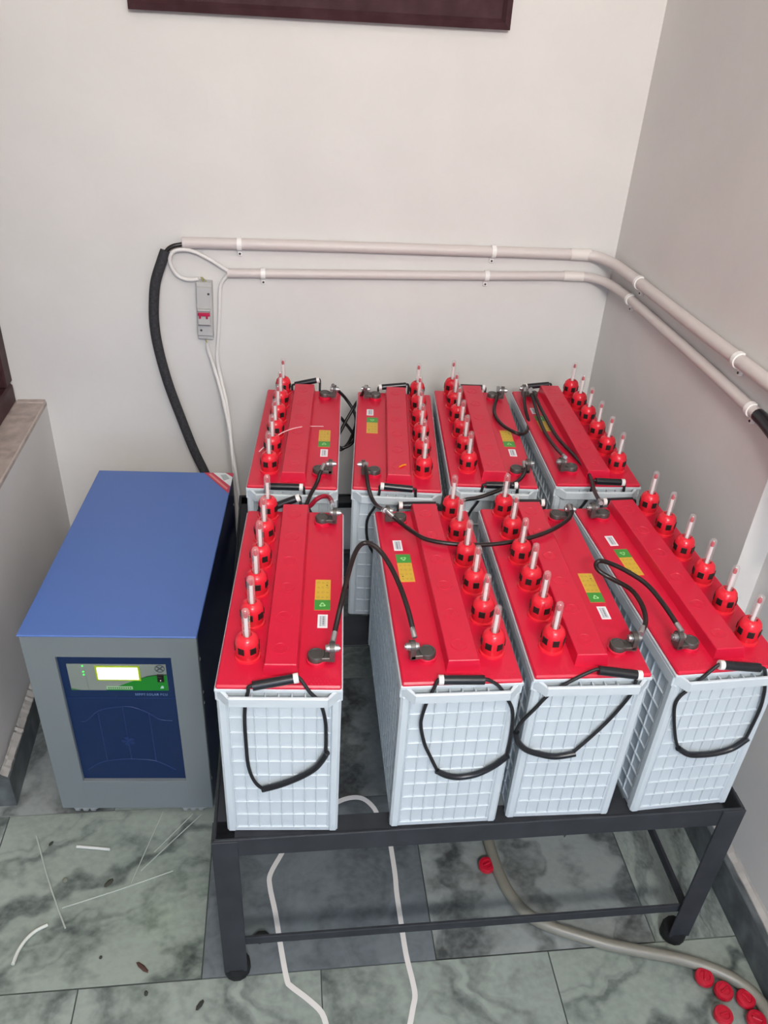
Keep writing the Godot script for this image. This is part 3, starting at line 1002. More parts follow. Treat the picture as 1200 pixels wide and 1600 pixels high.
# ---------------------------------------------------------------- inverter cabinet
func build_cabinet() -> void:
	var w := 0.350
	var l := 0.651
	var h := 0.5604
	var a := 0.0644
	var r := Basis(Vector3.UP, -a)
	var corner := Vector3(-0.3349, 0, -0.2834)
	var off := Vector3(-w / 2, 0, l / 2)     # front left corner seen from the middle of the base
	var t := thing("inverter_cabinet", "blue and grey inverter cabinet with a lit display, standing on the floor", "inverter", corner - r * off, -a)
	var p := func(u: float, y: float, v: float) -> Vector3: return Vector3(u, y, v) + off
	var b := MB.new()
	b.span(p.call(0.001, 0.022, -l), p.call(w - 0.001, h - 0.004, -0.014), 0.002)
	var body := obj("body", b, M.navy, t)
	for s: Vector2 in [Vector2(0.48, -0.02), Vector2(0.384, -0.02), Vector2(0.352, -0.02), Vector2(0.104, -0.02), Vector2(0.472, -0.632), Vector2(0.3, -0.632), Vector2(0.104, -0.632)]:
		b = MB.new()
		b.t = Transform3D(Basis(Vector3.BACK, -PI / 2), p.call(w - 0.0012, s.x, s.y))
		b.lathe([Vector2(0.004, 0.0), Vector2(0.0034, 0.0014), Vector2(0.0, 0.002)], 10)
		obj("screw", b, M.zinc, body)
	b = MB.new()
	b.span(p.call(-0.004, h - 0.005, -l - 0.001), p.call(w + 0.001, h, 0.002), 0.0015)
	obj("top_panel", b, M.blue, t)
	# grey front frame round the recess
	var wu0 := 0.0615
	var wu1 := 0.294
	var wy0 := 0.116
	var wy1 := 0.501
	b = MB.new()
	b.span(p.call(0, 0.02, -0.014), p.call(wu0, h - 0.005, 0), 0.001)
	b.span(p.call(wu1, 0.02, -0.014), p.call(w, h - 0.005, 0), 0.001)
	b.span(p.call(wu0 - 0.001, 0.02, -0.014), p.call(wu1 + 0.001, wy0, 0), 0.0005)
	b.span(p.call(wu0 - 0.001, wy1, -0.014), p.call(wu1 + 0.001, h - 0.005, 0), 0.0005)
	obj("front_frame", b, M.grey_paint, t)
	var d := -0.009                          # face of the recessed fascia
	b = MB.new()
	b.span(p.call(wu0, wy0, -0.016), p.call(wu1, wy1, d))
	var fascia := obj("fascia_panel", b, M.fascia, t)
	# raised lines moulded into the fascia
	var lines := [
		[Vector2(0.083, 0.304), Vector2(0.0945, 0.3064), Vector2(0.1248, 0.337), Vector2(0.1625, 0.3483), Vector2(0.1961, 0.3486), Vector2(0.228, 0.3319), Vector2(0.2521, 0.311), Vector2(0.278, 0.3073)],
		[Vector2(0.0736, 0.1458), Vector2(0.1072, 0.1709), Vector2(0.152, 0.1813), Vector2(0.1901, 0.1813), Vector2(0.2304, 0.1751), Vector2(0.2717, 0.1458)],
		[Vector2(0.1222, 0.331), Vector2(0.1222, 0.179)],
		[Vector2(0.1765, 0.347), Vector2(0.1765, 0.183)],
		[Vector2(0.2306, 0.328), Vector2(0.2306, 0.177)],
	]
	for ln: Array in lines:
		var pts := []
		for q: Vector2 in ln:
			pts.append(p.call(q.x, q.y, d))
		b = MB.new()
		b.tube(pts, 0.0011, 6, 8)
		obj("moulded_line", b, M.fascia_line, fascia)
	b = MB.new()
	for k in 5:
		b.t = Transform3D(Basis(Vector3.BACK, TAU * k / 5 + 0.3), p.call(0.1765, 0.242, d))
		b.prism([Vector2(-0.001, 0.002), Vector2(0.001, 0.002), Vector2(0.0048, 0.011), Vector2(0.003, 0.0145), Vector2(-0.003, 0.0145), Vector2(-0.0048, 0.011)], 0.0, 0.0012)
	obj("moulded_emblem", b, M.fascia_line, fascia)
	# display strip: pale field with a green hill swelling to the right
	b = MB.new()
	b.span(p.call(0.0775, 0.4, d - 0.001), p.call(0.2795, 0.4745, d + 0.0015), 0.0004)
	var strip := obj("display_strip", b, mat(c8(130, 138, 132), 0.45), t)
	var hill := [Vector2(0.148, 0.4005), Vector2(0.173, 0.4107), Vector2(0.2026, 0.4253), Vector2(0.2293, 0.4379), Vector2(0.2551, 0.444), Vector2(0.2792, 0.4455), Vector2(0.2792, 0.4005)]
	b = MB.new()
	b.t = Transform3D(Basis(), p.call(0, 0, d + 0.0015))
	b.prism(hill, 0.0, 0.0004)
	obj("green_field", b, mat(c8(20, 128, 36), 0.4), strip)
	b = MB.new()
	b.t = Transform3D(Basis(), p.call(0, 0, d + 0.0015))
	b.prism([Vector2(0.222, 0.4345), Vector2(0.24, 0.4405), Vector2(0.2551, 0.4435), Vector2(0.2792, 0.445), Vector2(0.2792, 0.4478), Vector2(0.2551, 0.4463), Vector2(0.238, 0.4425)], 0.0004, 0.0007)
	obj("dark_swoosh", b, mat(c8(44, 56, 46), 0.4), strip)
	b = MB.new()
	b.t = Transform3D(Basis(), p.call(0, 0, d + 0.0015))
	b.prism([Vector2(0.078, 0.4005), Vector2(0.098, 0.4005), Vector2(0.078, 0.4062)], 0.0, 0.0004)
	obj("green_corner", b, mat(c8(60, 116, 66), 0.4), strip)
	b = MB.new()
	b.span(p.call(0.1133, 0.402, d + 0.0014), p.call(0.1139, 0.442, d + 0.0018))
	obj("printed_line", b, mat(c8(96, 104, 100), 0.4), strip)
	# backlit screen
	b = MB.new()
	b.span(p.call(0.1335, 0.4285, d), p.call(0.2255, 0.471, d + 0.0024), 0.0006)
	var bezel := obj("screen_bezel", b, mat(c8(160, 186, 30), 0.4), strip)
	var lit := mat(c8(240, 255, 190), 0.3)
	lit.emission_enabled = true
	lit.emission = Color(0.98, 1.0, 0.8)
	lit.emission_energy_multiplier = 1.6
	b = MB.new()
	b.span(p.call(0.1378, 0.4325, d + 0.001), p.call(0.2215, 0.4668, d + 0.0034), 0.0008)
	obj("lcd_screen", b, lit, t)
	bezel.name = "screen_bezel"
	var sl := AreaLight3D.new()
	sl.name = "screen_glow"
	sl.area_size = Vector2(0.083, 0.034)
	sl.light_color = Color(0.8, 1.0, 0.4)
	sl.light_energy = 0.012
	sl.area_range = 6.0
	sl.area_attenuation = 2.0
	sl.shadow_enabled = true
	t.add_child(sl)
	sl.position = p.call(0.1797, 0.4497, d + 0.006)
	sl.rotation.y = PI
	var led := mat(c8(40, 220, 70), 0.3)
	led.emission_enabled = true
	led.emission = Color(0.25, 0.95, 0.3)
	led.emission_energy_multiplier = 1.6
	for q: Vector2 in [Vector2(0.1098, 0.4699), Vector2(0.1094, 0.4537), Vector2(0.1094, 0.4455)]:
		b = MB.new()
		b.t = Transform3D(Basis(Vector3.RIGHT, PI / 2), p.call(q.x, q.y, d + 0.0014))
		b.lathe([Vector2(0.0019, 0.0), Vector2(0.0017, 0.0012), Vector2(0.0009, 0.0019), Vector2(0.0, 0.0021)], 10)
		obj("led_light", b, led, strip)
	# rocker switch, the crossed emblem over it, the little mark under it
	b = MB.new()
	b.span(p.call(0.2592, 0.4262, d), p.call(0.2728, 0.4482, d + 0.004), 0.0008)
	b.t = Transform3D(Basis(Vector3.RIGHT, 0.2), p.call(0.266, 0.4372, d + 0.0045))
	b.box(Vector3.ZERO, Vector3(0.0095, 0.017, 0.003), 0.0008)
	obj("power_switch", b, M.dark, t)
	b = MB.new()
	b.t = Transform3D(Basis(Vector3.RIGHT, PI / 2), p.call(0.2665, 0.434, d + 0.0062))
	b.lathe([Vector2(0.0013, 0.0), Vector2(0.001, 0.0006), Vector2(0.0, 0.0006)], 10)
	obj("switch_mark", b, M.clip, strip)
	b = MB.new()
	for k in 2:
		b.t = Transform3D(Basis(Vector3.BACK, 0.85 if k == 0 else -0.85), p.call(0.2668, 0.4638, d + 0.0016))
		b.box(Vector3.ZERO, Vector3(0.0034, 0.018, 0.0012), 0.0003)
	b.t = Transform3D(Basis(Vector3.RIGHT, PI / 2), p.call(0.2668, 0.4638, d + 0.0015))
	b.lathe([Vector2(0.0105, 0.0), Vector2(0.0105, 0.0009), Vector2(0.0088, 0.0009), Vector2(0.0088, 0.0)], 24)
	obj("crossed_emblem", b, mat(c8(70, 76, 82), 0.4), strip)
	b = MB.new()
	b.t = Transform3D(Basis(), p.call(0.2665, 0.407, d + 0.0018))
	b.prism([Vector2(-0.0038, 0), Vector2(0.0036, 0), Vector2(0.0032, 0.0072), Vector2(-0.0004, 0.0072)], 0.0, 0.0004)
	obj("printed_mark", b, mat(c8(170, 200, 196), 0.4), strip)
	# pale plate with worn lettering
	b = MB.new()
	b.span(p.call(0.151, 0.4033, d + 0.0012), p.call(0.2055, 0.4125, d + 0.0022), 0.0008)
	var plate_m := mat(c8(150, 188, 146), 0.45)
	var name_plate := obj("name_plate", b, plate_m, t)
	b = MB.new()
	for k in 11:
		b.span(p.call(0.1545 + k * 0.0045, 0.4058, d + 0.002), p.call(0.1573 + k * 0.0045, 0.41, d + 0.0025))
	obj("worn_lettering", b, mat(c8(84, 118, 84), 0.45), name_plate)
	var tm := TextMesh.new()
	tm.text = "MPPT SOLAR PCU"
	var font := SystemFont.new()
	font.font_names = PackedStringArray(["Droid Sans"])
	font.font_weight = 700
	tm.font = font
	tm.font_size = 32
	tm.pixel_size = 0.0084 / 32.0
	tm.depth = 0.0004
	tm.horizontal_alignment = HORIZONTAL_ALIGNMENT_CENTER
	tm.vertical_alignment = VERTICAL_ALIGNMENT_CENTER
	var txt := obj("printed_name", tm, mat(c8(96, 122, 158), 0.4), fascia)
	txt.position = p.call(0.2415, 0.3868, d + 0.0002)
	b = MB.new()
	b.span(p.call(wu0 + 0.002, 0.3756, d - 0.001), p.call(wu1 - 0.001, 0.3768, d + 0.0008))
	obj("moulded_line", b, M.fascia_line, fascia)
	# torn sticker on the far right corner of the top
	var y := h + 0.0002
	b = MB.new()
	b.slab([Vector2(0.273, -0.651), Vector2(0.297, -0.651), Vector2(0.35, -0.583), Vector2(0.35, -0.548)].map(func(q): return q + Vector2(off.x, off.z)), y, y + 0.0005)
	var sticker := obj("corner_sticker", b, mat(c8(196, 52, 78), 0.35), t)
	b = MB.new()
	b.slab([Vector2(0.297, -0.651), Vector2(0.33, -0.651), Vector2(0.351, -0.63), Vector2(0.351, -0.583)].map(func(q): return q + Vector2(off.x, off.z)), y, y + 0.0005)
	obj("white_field", b, mat(c8(226, 232, 234), 0.35), sticker)
	b = MB.new()
	b.slab([Vector2(0.318, -0.64), Vector2(0.332, -0.643), Vector2(0.344, -0.622), Vector2(0.33, -0.611)].map(func(q): return q + Vector2(off.x, off.z)), y + 0.0004, y + 0.0008)
	obj("grey_print", b, mat(c8(170, 182, 182), 0.35), sticker)
	b = MB.new()
	b.slab([Vector2(0.33, -0.651), Vector2(0.351, -0.651), Vector2(0.351, -0.63)].map(func(q): return q + Vector2(off.x, off.z)), y, y + 0.0005)
	obj("red_corner", b, mat(c8(196, 40, 72), 0.35), sticker)
	b = MB.new()
	b.slab([Vector2(0.286, -0.642), Vector2(0.292, -0.645), Vector2(0.345, -0.574), Vector2(0.343, -0.566)].map(func(q): return q + Vector2(off.x, off.z)), y + 0.0004, y + 0.0008)
	obj("pale_lettering", b, mat(c8(226, 130, 130), 0.35), sticker)
	# pale twin castors
	for q: Vector2 in [Vector2(0.048, -0.0135), Vector2(0.3, -0.0135), Vector2(0.055, -0.6), Vector2(0.295, -0.6)]:
		b = MB.new()
		for k in 3:
			b.t = Transform3D(Basis(Vector3.BACK, PI / 2), p.call(q.x - 0.022 + k * 0.018 + 0.012, 0.0125, q.y))
			b.lathe([Vector2(0.0, 0.0), Vector2(0.0105, 0.0), Vector2(0.0125, 0.002), Vector2(0.0125, 0.01), Vector2(0.0105, 0.012), Vector2(0.0, 0.012)], 16)
		b.t = Transform3D()
		b.span(p.call(q.x - 0.024, 0.014, q.y - 0.012), p.call(q.x + 0.034, 0.024, q.y + 0.012), 0.002)
		obj("castor", b, mat(c8(150, 154, 156), 0.4), t)

# ---------------------------------------------------------------- pipes on the walls
func build_pipes() -> void:
	var up := [Vector3(-0.059, 1.098, -1.175), Vector3(0.35, 1.0965, -1.175), Vector3(0.764, 1.093, -1.175), Vector3(0.95, 1.091, -1.175), Vector3(1.03, 1.09, -1.172), Vector3(1.067, 1.086, -1.152), Vector3(1.089, 1.082, -1.105), Vector3(1.097, 1.08, -1.03), Vector3(1.1, 1.08, -0.962), Vector3(1.1, 1.085, -0.656), Vector3(1.1, 1.09, -0.432), Vector3(1.1, 1.094, -0.25)]
	var lo := [Vector3(0.051, 1.02, -1.1775), Vector3(0.4, 1.023, -1.1775), Vector3(0.754, 1.0265, -1.1775), Vector3(0.95, 1.03, -1.1775), Vector3(1.03, 1.03, -1.175), Vector3(1.067, 1.028, -1.156), Vector3(1.09, 1.025, -1.12), Vector3(1.1, 1.024, -1.06), Vector3(1.1025, 1.024, -1.0), Vector3(1.1025, 1.026, -0.624), Vector3(1.1025, 1.024, -0.345), Vector3(1.1025, 1.0245, -0.322)]
	var b := MB.new()
	b.tube(up, 0.0142, 16, 6)
	var t1 := obj("conduit_pipe", b, M.pipe)
	tag(t1, "upper and thicker of the two white conduit pipes running round the wall corner", "pipe")
	b = MB.new()
	b.tube(lo, 0.0122, 16, 6)
	var t2 := obj("conduit_pipe", b, M.pipe)
	tag(t2, "lower and thinner of the two white conduit pipes running round the wall corner", "pipe")
	for q: Array in [[t1, Vector3(0.98, 1.0908, -1.1748), 0.0158], [t2, Vector3(0.972, 1.0302, -1.1774), 0.0138]]:
		b = MB.new()
		var c: Vector3 = q[1]
		b.tube([c + Vector3(-0.0, 0, 0), c + Vector3(0.056, -0.0006, 0.0008)], q[2], 18, 1)
		obj("pipe_coupling", b, M.joint, q[0])
	# saddle clips, each with a nail under it
	var k := 0
	var where := ["over the upper pipe left, near its open end", "over the upper pipe before the wall corner", "over the lower pipe near the breaker", "over the lower pipe before the wall corner"]
	for q: Array in [[Vector3(0.086, 1.0975, -1.175), 0.0142], [Vector3(0.764, 1.093, -1.175), 0.0142], [Vector3(0.145, 1.021, -1.1775), 0.0122], [Vector3(0.754, 1.0265, -1.1775), 0.0122]]:
		pipe_clip(q[0], q[1], 0.0, "white nail clip " + where[k])
		k += 1
	where = ["over the upper pipe just past the wall corner", "over the upper pipe on the right wall, nearest the camera", "over the lower pipe just past the wall corner", "over the lower pipe on the right wall beside the black hose end"]
	k = 0
	for q: Array in [[Vector3(1.1, 1.08, -0.962), 0.0142], [Vector3(1.1, 1.09, -0.432), 0.0142], [Vector3(1.1025, 1.024, -1.0), 0.0122], [Vector3(1.1025, 1.024, -0.345), 0.0122]]:
		pipe_clip(q[0], q[1], -PI / 2, "white nail clip " + where[k])
		k += 1
	# black hose that carries on from the lower pipe
	b = MB.new()
	b.tube([Vector3(1.1025, 1.0245, -0.321), Vector3(1.102, 1.022, -0.28), Vector3(1.096, 1.012, -0.2), Vector3(1.09, 0.98, -0.08), Vector3(1.1, 0.92, 0.04)], 0.0135, 14, 6)
	tag(obj("cable_sleeve", b, M.sleeve), "black hose continuing from the lower pipe at the right edge", "hose")

	# black corrugated sleeve hanging from the upper pipe, and the wire inside it
	b = MB.new()
	var path := MB.curve([Vector3(-0.103, 1.078, -1.168), Vector3(-0.115, 1.05, -1.162), Vector3(-0.134, 1.001, -1.158), Vector3(-0.143, 0.951, -1.155), Vector3(-0.148, 0.89, -1.152), Vector3(-0.144, 0.819, -1.15), Vector3(-0.127, 0.717, -1.147), Vector3(-0.099, 0.61, -1.14), Vector3(-0.07, 0.513, -1.13), Vector3(-0.04, 0.434, -1.12), Vector3(-0.002, 0.331, -1.1), Vector3(0.0, 0.2, -1.06), Vector3(-0.01, 0.1, -0.99)], 6)
	b.tube(path, 0.0135, 12, 1)
	var t := obj("cable_sleeve", b, M.sleeve_grey)
	tag(t, "black cable sleeve hanging from the upper pipe down behind the blue cabinet", "hose")
	b = MB.new()
	b.tube([Vector3(-0.05, 1.096, -1.175), Vector3(-0.066, 1.093, -1.172), Vector3(-0.082, 1.09, -1.17), Vector3(-0.098, 1.08, -1.168), Vector3(-0.112, 1.058, -1.163)], 0.0055, 10, 6)
	obj("black_wire", b, M.cable, t)

	# breaker
	var m := thing("circuit_breaker", "grey two-pole circuit breaker with a red toggle on the back wall", "circuit breaker", Vector3(-0.016, 0.842, BACK))
	m.rotation.z = -0.035
	b = MB.new()
	b.span(Vector3(-0.021, 0.0, 0), Vector3(0.021, 0.157, 0.03), 0.002)
	b.span(Vector3(-0.0205, 0.012, 0.028), Vector3(0.0205, 0.146, 0.038), 0.002)
	b.span(Vector3(-0.0175, 0.046, 0.036), Vector3(0.0165, 0.09, 0.052), 0.002)
	var body := obj("breaker_body", b, mat(c8(188, 188, 188), 0.45), m)
	b = MB.new()
	b.span(Vector3(-0.0165, 0.0745, 0.05), Vector3(0.0155, 0.083, 0.059), 0.0015)
	b.span(Vector3(-0.0135, 0.067, 0.05), Vector3(-0.0085, 0.076, 0.058), 0.001)
	b.span(Vector3(0.0045, 0.067, 0.05), Vector3(0.0095, 0.076, 0.058), 0.001)
	obj("toggle", b, mat(c8(186, 22, 72), 0.35), m)
	b = MB.new()
	b.span(Vector3(-0.0165, 0.0845, 0.05), Vector3(0.0155, 0.0865, 0.0525))
	b.span(Vector3(-0.0165, 0.0475, 0.05), Vector3(0.0155, 0.0492, 0.0525))
	obj("slot_line", b, mat(c8(104, 98, 100), 0.6), body)
	for q: Vector2 in [Vector2(0.0115, 0.129), Vector2(-0.0105, 0.028)]:
		b = MB.new()
		b.t = Transform3D(Basis(Vector3.RIGHT, PI / 2), Vector3(q.x, q.y, 0.0372))
		b.lathe([Vector2(0.0032, 0.0), Vector2(0.0032, 0.0011), Vector2(0.0, 0.0011)], 12)
		obj("screw_hole", b, mat(c8(58, 56, 56), 0.6), body)
	b = MB.new()
	b.tube([Vector3(-0.008, 0.168, 0.02), Vector3(-0.004, 0.163, 0.022), Vector3(-0.002, 0.155, 0.024)], 0.0016, 6, 4)
	b.tube([Vector3(-0.006, 0.168, 0.02), Vector3(0.003, 0.161, 0.022), Vector3(0.005, 0.155, 0.024)], 0.0016, 6, 4)
	b.tube([Vector3(0.0, 0.002, 0.024), Vector3(0.001, -0.008, 0.024), Vector3(0.003, -0.016, 0.022)], 0.0018, 6, 4)
	obj("bare_strand", b, mat(c8(150, 148, 92), 0.5), m)

	# white wires round the breaker
	wire([Vector3(0.06, 1.024, -1.176), Vector3(0.051, 1.028, -1.174), Vector3(0.011, 1.054, -1.174), Vector3(-0.028, 1.075, -1.172), Vector3(-0.06, 1.082, -1.166), Vector3(-0.083, 1.077, -1.162), Vector3(-0.093, 1.058, -1.162), Vector3(-0.09, 1.035, -1.165), Vector3(-0.077, 1.014, -1.168), Vector3(-0.054, 1.004, -1.168), Vector3(-0.025, 1.006, -1.168)], 0.0052, "white wire looping from the lower pipe's end to the top of the breaker")
	wire([Vector3(0.062, 1.02, -1.176), Vector3(0.054, 1.016, -1.176), Vector3(0.038, 0.999, -1.178), Vector3(0.029, 0.973, -1.179), Vector3(0.024, 0.91, -1.18), Vector3(0.017, 0.846, -1.18), Vector3(0.01, 0.781, -1.178), Vector3(0.018, 0.723, -1.165), Vector3(0.034, 0.66, -1.12), Vector3(0.046, 0.573, -1.04), Vector3(0.05, 0.49, -1.02), Vector3(0.053, 0.381, -1.02), Vector3(0.054, 0.219, -1.02), Vector3(0.055, 0.02, -1.02)], 0.0052, "white wire running from the lower pipe's end down past the breaker's right side")
	wire([Vector3(-0.013, 0.83, -1.165), Vector3(-0.012, 0.807, -1.168), Vector3(0.0, 0.759, -1.165), Vector3(0.02, 0.69, -1.135), Vector3(0.038, 0.62, -1.08), Vector3(0.052, 0.53, -1.025), Vector3(0.06, 0.45, -1.005), Vector3(0.0635, 0.381, -1.0), Vector3(0.064, 0.219, -1.0), Vector3(0.064, 0.02, -1.0)], 0.0054, "white wire hanging from the bottom of the breaker into the gap behind the batteries")

func wire(pts: Array, r: float, label: String) -> void:
	var b := MB.new()
	b.tube(pts, r, 10, 6)
	tag(obj("wire", b, M.wire), label, "wire")

func pipe_clip(c: Vector3, r: float, turn: float, label: String) -> void:
	var t := thing("pipe_clip", label, "pipe clip", c, turn, "clips over the conduit pipes")
	var b := MB.new()
	var o := []
	var i := []
	for k in 13:
		var a := -PI * 0.62 + PI * 1.24 * k / 12
		var d := Vector2(sin(a), cos(a))       # x up, y away from the wall
		o.append(d * (r + 0.003))
		i.append(d * (r + 0.0002))
	var poly := o.duplicate()
	i.reverse()
	poly.append_array(i)
	# polygon in (z, y): stand it across the pipe
	b.t = Transform3D(Basis(Vector3(0, 1, 0), Vector3(0, 0, 1), Vector3(1, 0, 0)), Vector3(-0.006, 0, 0))
	b.prism(poly, 0.0, 0.012)
	b.t = Transform3D()
	b.span(Vector3(-0.0055, -r - 0.018, -r), Vector3(0.0055, -r + 0.004, -r + 0.009), 0.001)
	obj("clip_band", b, M.clip, t)
	b = MB.new()
	b.t = Transform3D(Basis(Vector3.RIGHT, PI / 2), Vector3(0, -r - 0.0125, -r + 0.0088))
	b.lathe([Vector2(0.003, 0.0), Vector2(0.0028, 0.0012), Vector2(0.0, 0.0016)], 10)
	obj("nail_head", b, mat(c8(70, 68, 68), 0.4, 0.5), t)

# ---------------------------------------------------------------- battery cables
func cable(pts: Array, label: String, ends := 3, m: Material = null, r := 0.0042) -> void:
	var b := MB.new()
	b.tube(pts, r, 9, 7)
	var t := obj("battery_cable", b, m if m else M.cable)
	tag(t, label, "cable", "jumper cables between the batteries")
	for e in 2:
		if not (ends & (e + 1)):
			continue
		var p: Vector3 = pts[0] if e == 0 else pts[-1]
		var q: Vector3 = pts[1] if e == 0 else pts[-2]
		var d := (q - p).normalized()
		b = MB.new()
		b.tube([p - d * 0.003, p + d * 0.014], r + 0.0003, 10, 1)
		obj("cable_ferrule", b, M.zinc, t)

func build_cables() -> void:
	cable([Vector3(0.269, 0.829, 0.06), Vector3(0.275, 0.838, 0.036), Vector3(0.284, 0.856, 0.006), Vector3(0.299, 0.876, -0.047), Vector3(0.313, 0.886, -0.089), Vector3(0.327, 0.891, -0.108), Vector3(0.343, 0.891, -0.103), Vector3(0.361, 0.881, -0.084), Vector3(0.378, 0.866, -0.04), Vector3(0.389, 0.851, 0.013), Vector3(0.396, 0.829, 0.057)], "black cable arching between the two front batteries nearest the cabinet")
	cable([Vector3(0.394, 0.828, -0.301), Vector3(0.416, 0.815, -0.283), Vector3(0.436, 0.818, -0.245), Vector3(0.459, 0.82, -0.216), Vector3(0.507, 0.82, -0.2), Vector3(0.568, 0.817, -0.2), Vector3(0.632, 0.818, -0.21), Vector3(0.693, 0.821, -0.232), Vector3(0.741, 0.82, -0.269), Vector3(0.761, 0.823, -0.295), Vector3(0.759, 0.828, -0.312)], "long black cable drooping across the lids of the two middle front batteries")
	cable([Vector3(0.366, 0.828, -0.485), Vector3(0.366, 0.823, -0.455), Vector3(0.369, 0.805, -0.425), Vector3(0.376, 0.79, -0.405), Vector3(0.384, 0.795, -0.37), Vector3(0.39, 0.824, -0.312)], "black cable from the orange-speck battery down to the front battery below it")
	cable([Vector3(0.764, 0.828, 0.066), Vector3(0.78, 0.831, 0.042), Vector3(0.786, 0.836, 0.007), Vector3(0.784, 0.833, -0.038), Vector3(0.761, 0.833, -0.069), Vector3(0.741, 0.841, -0.081), Vector3(0.738, 0.846, -0.093), Vector3(0.746, 0.851, -0.097), Vector3(0.76, 0.855, -0.083), Vector3(0.781, 0.855, -0.06), Vector3(0.805, 0.85, -0.03), Vector3(0.819, 0.842, 0.01), Vector3(0.832, 0.828, 0.064)], "black cable looped in a hairpin between the two front batteries nearest the right wall")
	cable([Vector3(0.829, 0.828, -0.868), Vector3(0.833, 0.821, -0.829), Vector3(0.836, 0.811, -0.783), Vector3(0.841, 0.801, -0.658), Vector3(0.858, 0.799, -0.556), Vector3(0.86, 0.803, -0.472), Vector3(0.84, 0.815, -0.385), Vector3(0.829, 0.828, -0.322)], "longer black cable along the corner battery's lid and over its front edge")
	cable([Vector3(0.823, 0.828, -0.86), Vector3(0.825, 0.82, -0.829), Vector3(0.821, 0.806, -0.754), Vector3(0.818, 0.801, -0.668), Vector3(0.818, 0.808, -0.583), Vector3(0.811, 0.828, -0.51)], "shorter black cable joining both posts of the corner battery")
	cable([Vector3(0.744, 0.828, -0.876), Vector3(0.741, 0.819, -0.86), Vector3(0.719, 0.801, -0.796), Vector3(0.721, 0.8, -0.729), Vector3(0.747, 0.8, -0.679), Vector3(0.779, 0.786, -0.707), Vector3(0.799, 0.788, -0.755), Vector3(0.798, 0.806, -0.792), Vector3(0.802, 0.818, -0.828), Vector3(0.814, 0.828, -0.868)], "black cable hanging between the rear posts of the two rear batteries by the corner")
	cable([Vector3(0.712, 0.828, -0.487), Vector3(0.712, 0.819, -0.469), Vector3(0.698, 0.805, -0.455), Vector3(0.677, 0.8, -0.442), Vector3(0.645, 0.792, -0.43), Vector3(0.604, 0.783, -0.42), Vector3(0.569, 0.779, -0.415), Vector3(0.536, 0.76, -0.41)], "black cable dropping from the third rear battery into the gap before it", 1)
	cable([Vector3(0.278, 0.828, -0.483), Vector3(0.27, 0.818, -0.467), Vector3(0.263, 0.804, -0.452), Vector3(0.251, 0.793, -0.43), Vector3(0.243, 0.786, -0.41), Vector3(0.238, 0.78, -0.395)], "black cable dropping from the rear battery that carries the pale strand", 1)
	cable([Vector3(0.236, 0.777, -0.395), Vector3(0.249, 0.79, -0.388), Vector3(0.259, 0.804, -0.386), Vector3(0.273, 0.812, -0.386), Vector3(0.285, 0.815, -0.375), Vector3(0.289, 0.826, -0.332)], "short red cable on the rear post of the front battery beside the cabinet", 2, mat(c8(150, 16, 44), 0.4), 0.0047)
	cable([Vector3(0.32, 0.828, -0.888), Vector3(0.334, 0.806, -0.905), Vector3(0.355, 0.773, -0.93), Vector3(0.377, 0.741, -0.92), Vector3(0.382, 0.714, -0.9), Vector3(0.364, 0.664, -0.89), Vector3(0.34, 0.647, -0.88), Vector3(0.328, 0.666, -0.89), Vector3(0.333, 0.733, -0.9), Vector3(0.356, 0.709, -0.91), Vector3(0.378, 0.676, -0.9), Vector3(0.369, 0.661, -0.885), Vector3(0.343, 0.653, -0.88), Vector3(0.331, 0.673, -0.885), Vector3(0.343, 0.7, -0.89), Vector3(0.363, 0.731, -0.91), Vector3(0.385, 0.767, -0.92), Vector3(0.396, 0.8, -0.9), Vector3(0.401, 0.828, -0.877)], "black cable coiled in the gap between the two rear batteries nearest the cabinet")
	# litter on the lids
	var b := MB.new()
	b.sweep(MB.curve([Vector3(0.288, 0.7985, -0.72), Vector3(0.235, 0.8125, -0.69), Vector3(0.19, 0.8145, -0.656), Vector3(0.155, 0.801, -0.622), Vector3(0.14, 0.797, -0.6)], 5), [Vector2(-0.0014, -0.0004), Vector2(0.0014, -0.0004), Vector2(0.0014, 0.0004), Vector2(-0.0014, 0.0004)], false)
	tag(obj("plastic_strand", b, mat(c8(238, 200, 206), 0.4)), "thin pale plastic strand lying across a rear battery's lid", "strand")
	b = MB.new()
	b.tube([Vector3(0.441, 0.8142, -0.497), Vector3(0.449, 0.8146, -0.503), Vector3(0.457, 0.8142, -0.507)], 0.002, 6, 4)
	tag(obj("plastic_scrap", b, mat(c8(240, 150, 30), 0.5)), "tiny orange scrap on the ridge of a rear battery", "scrap")

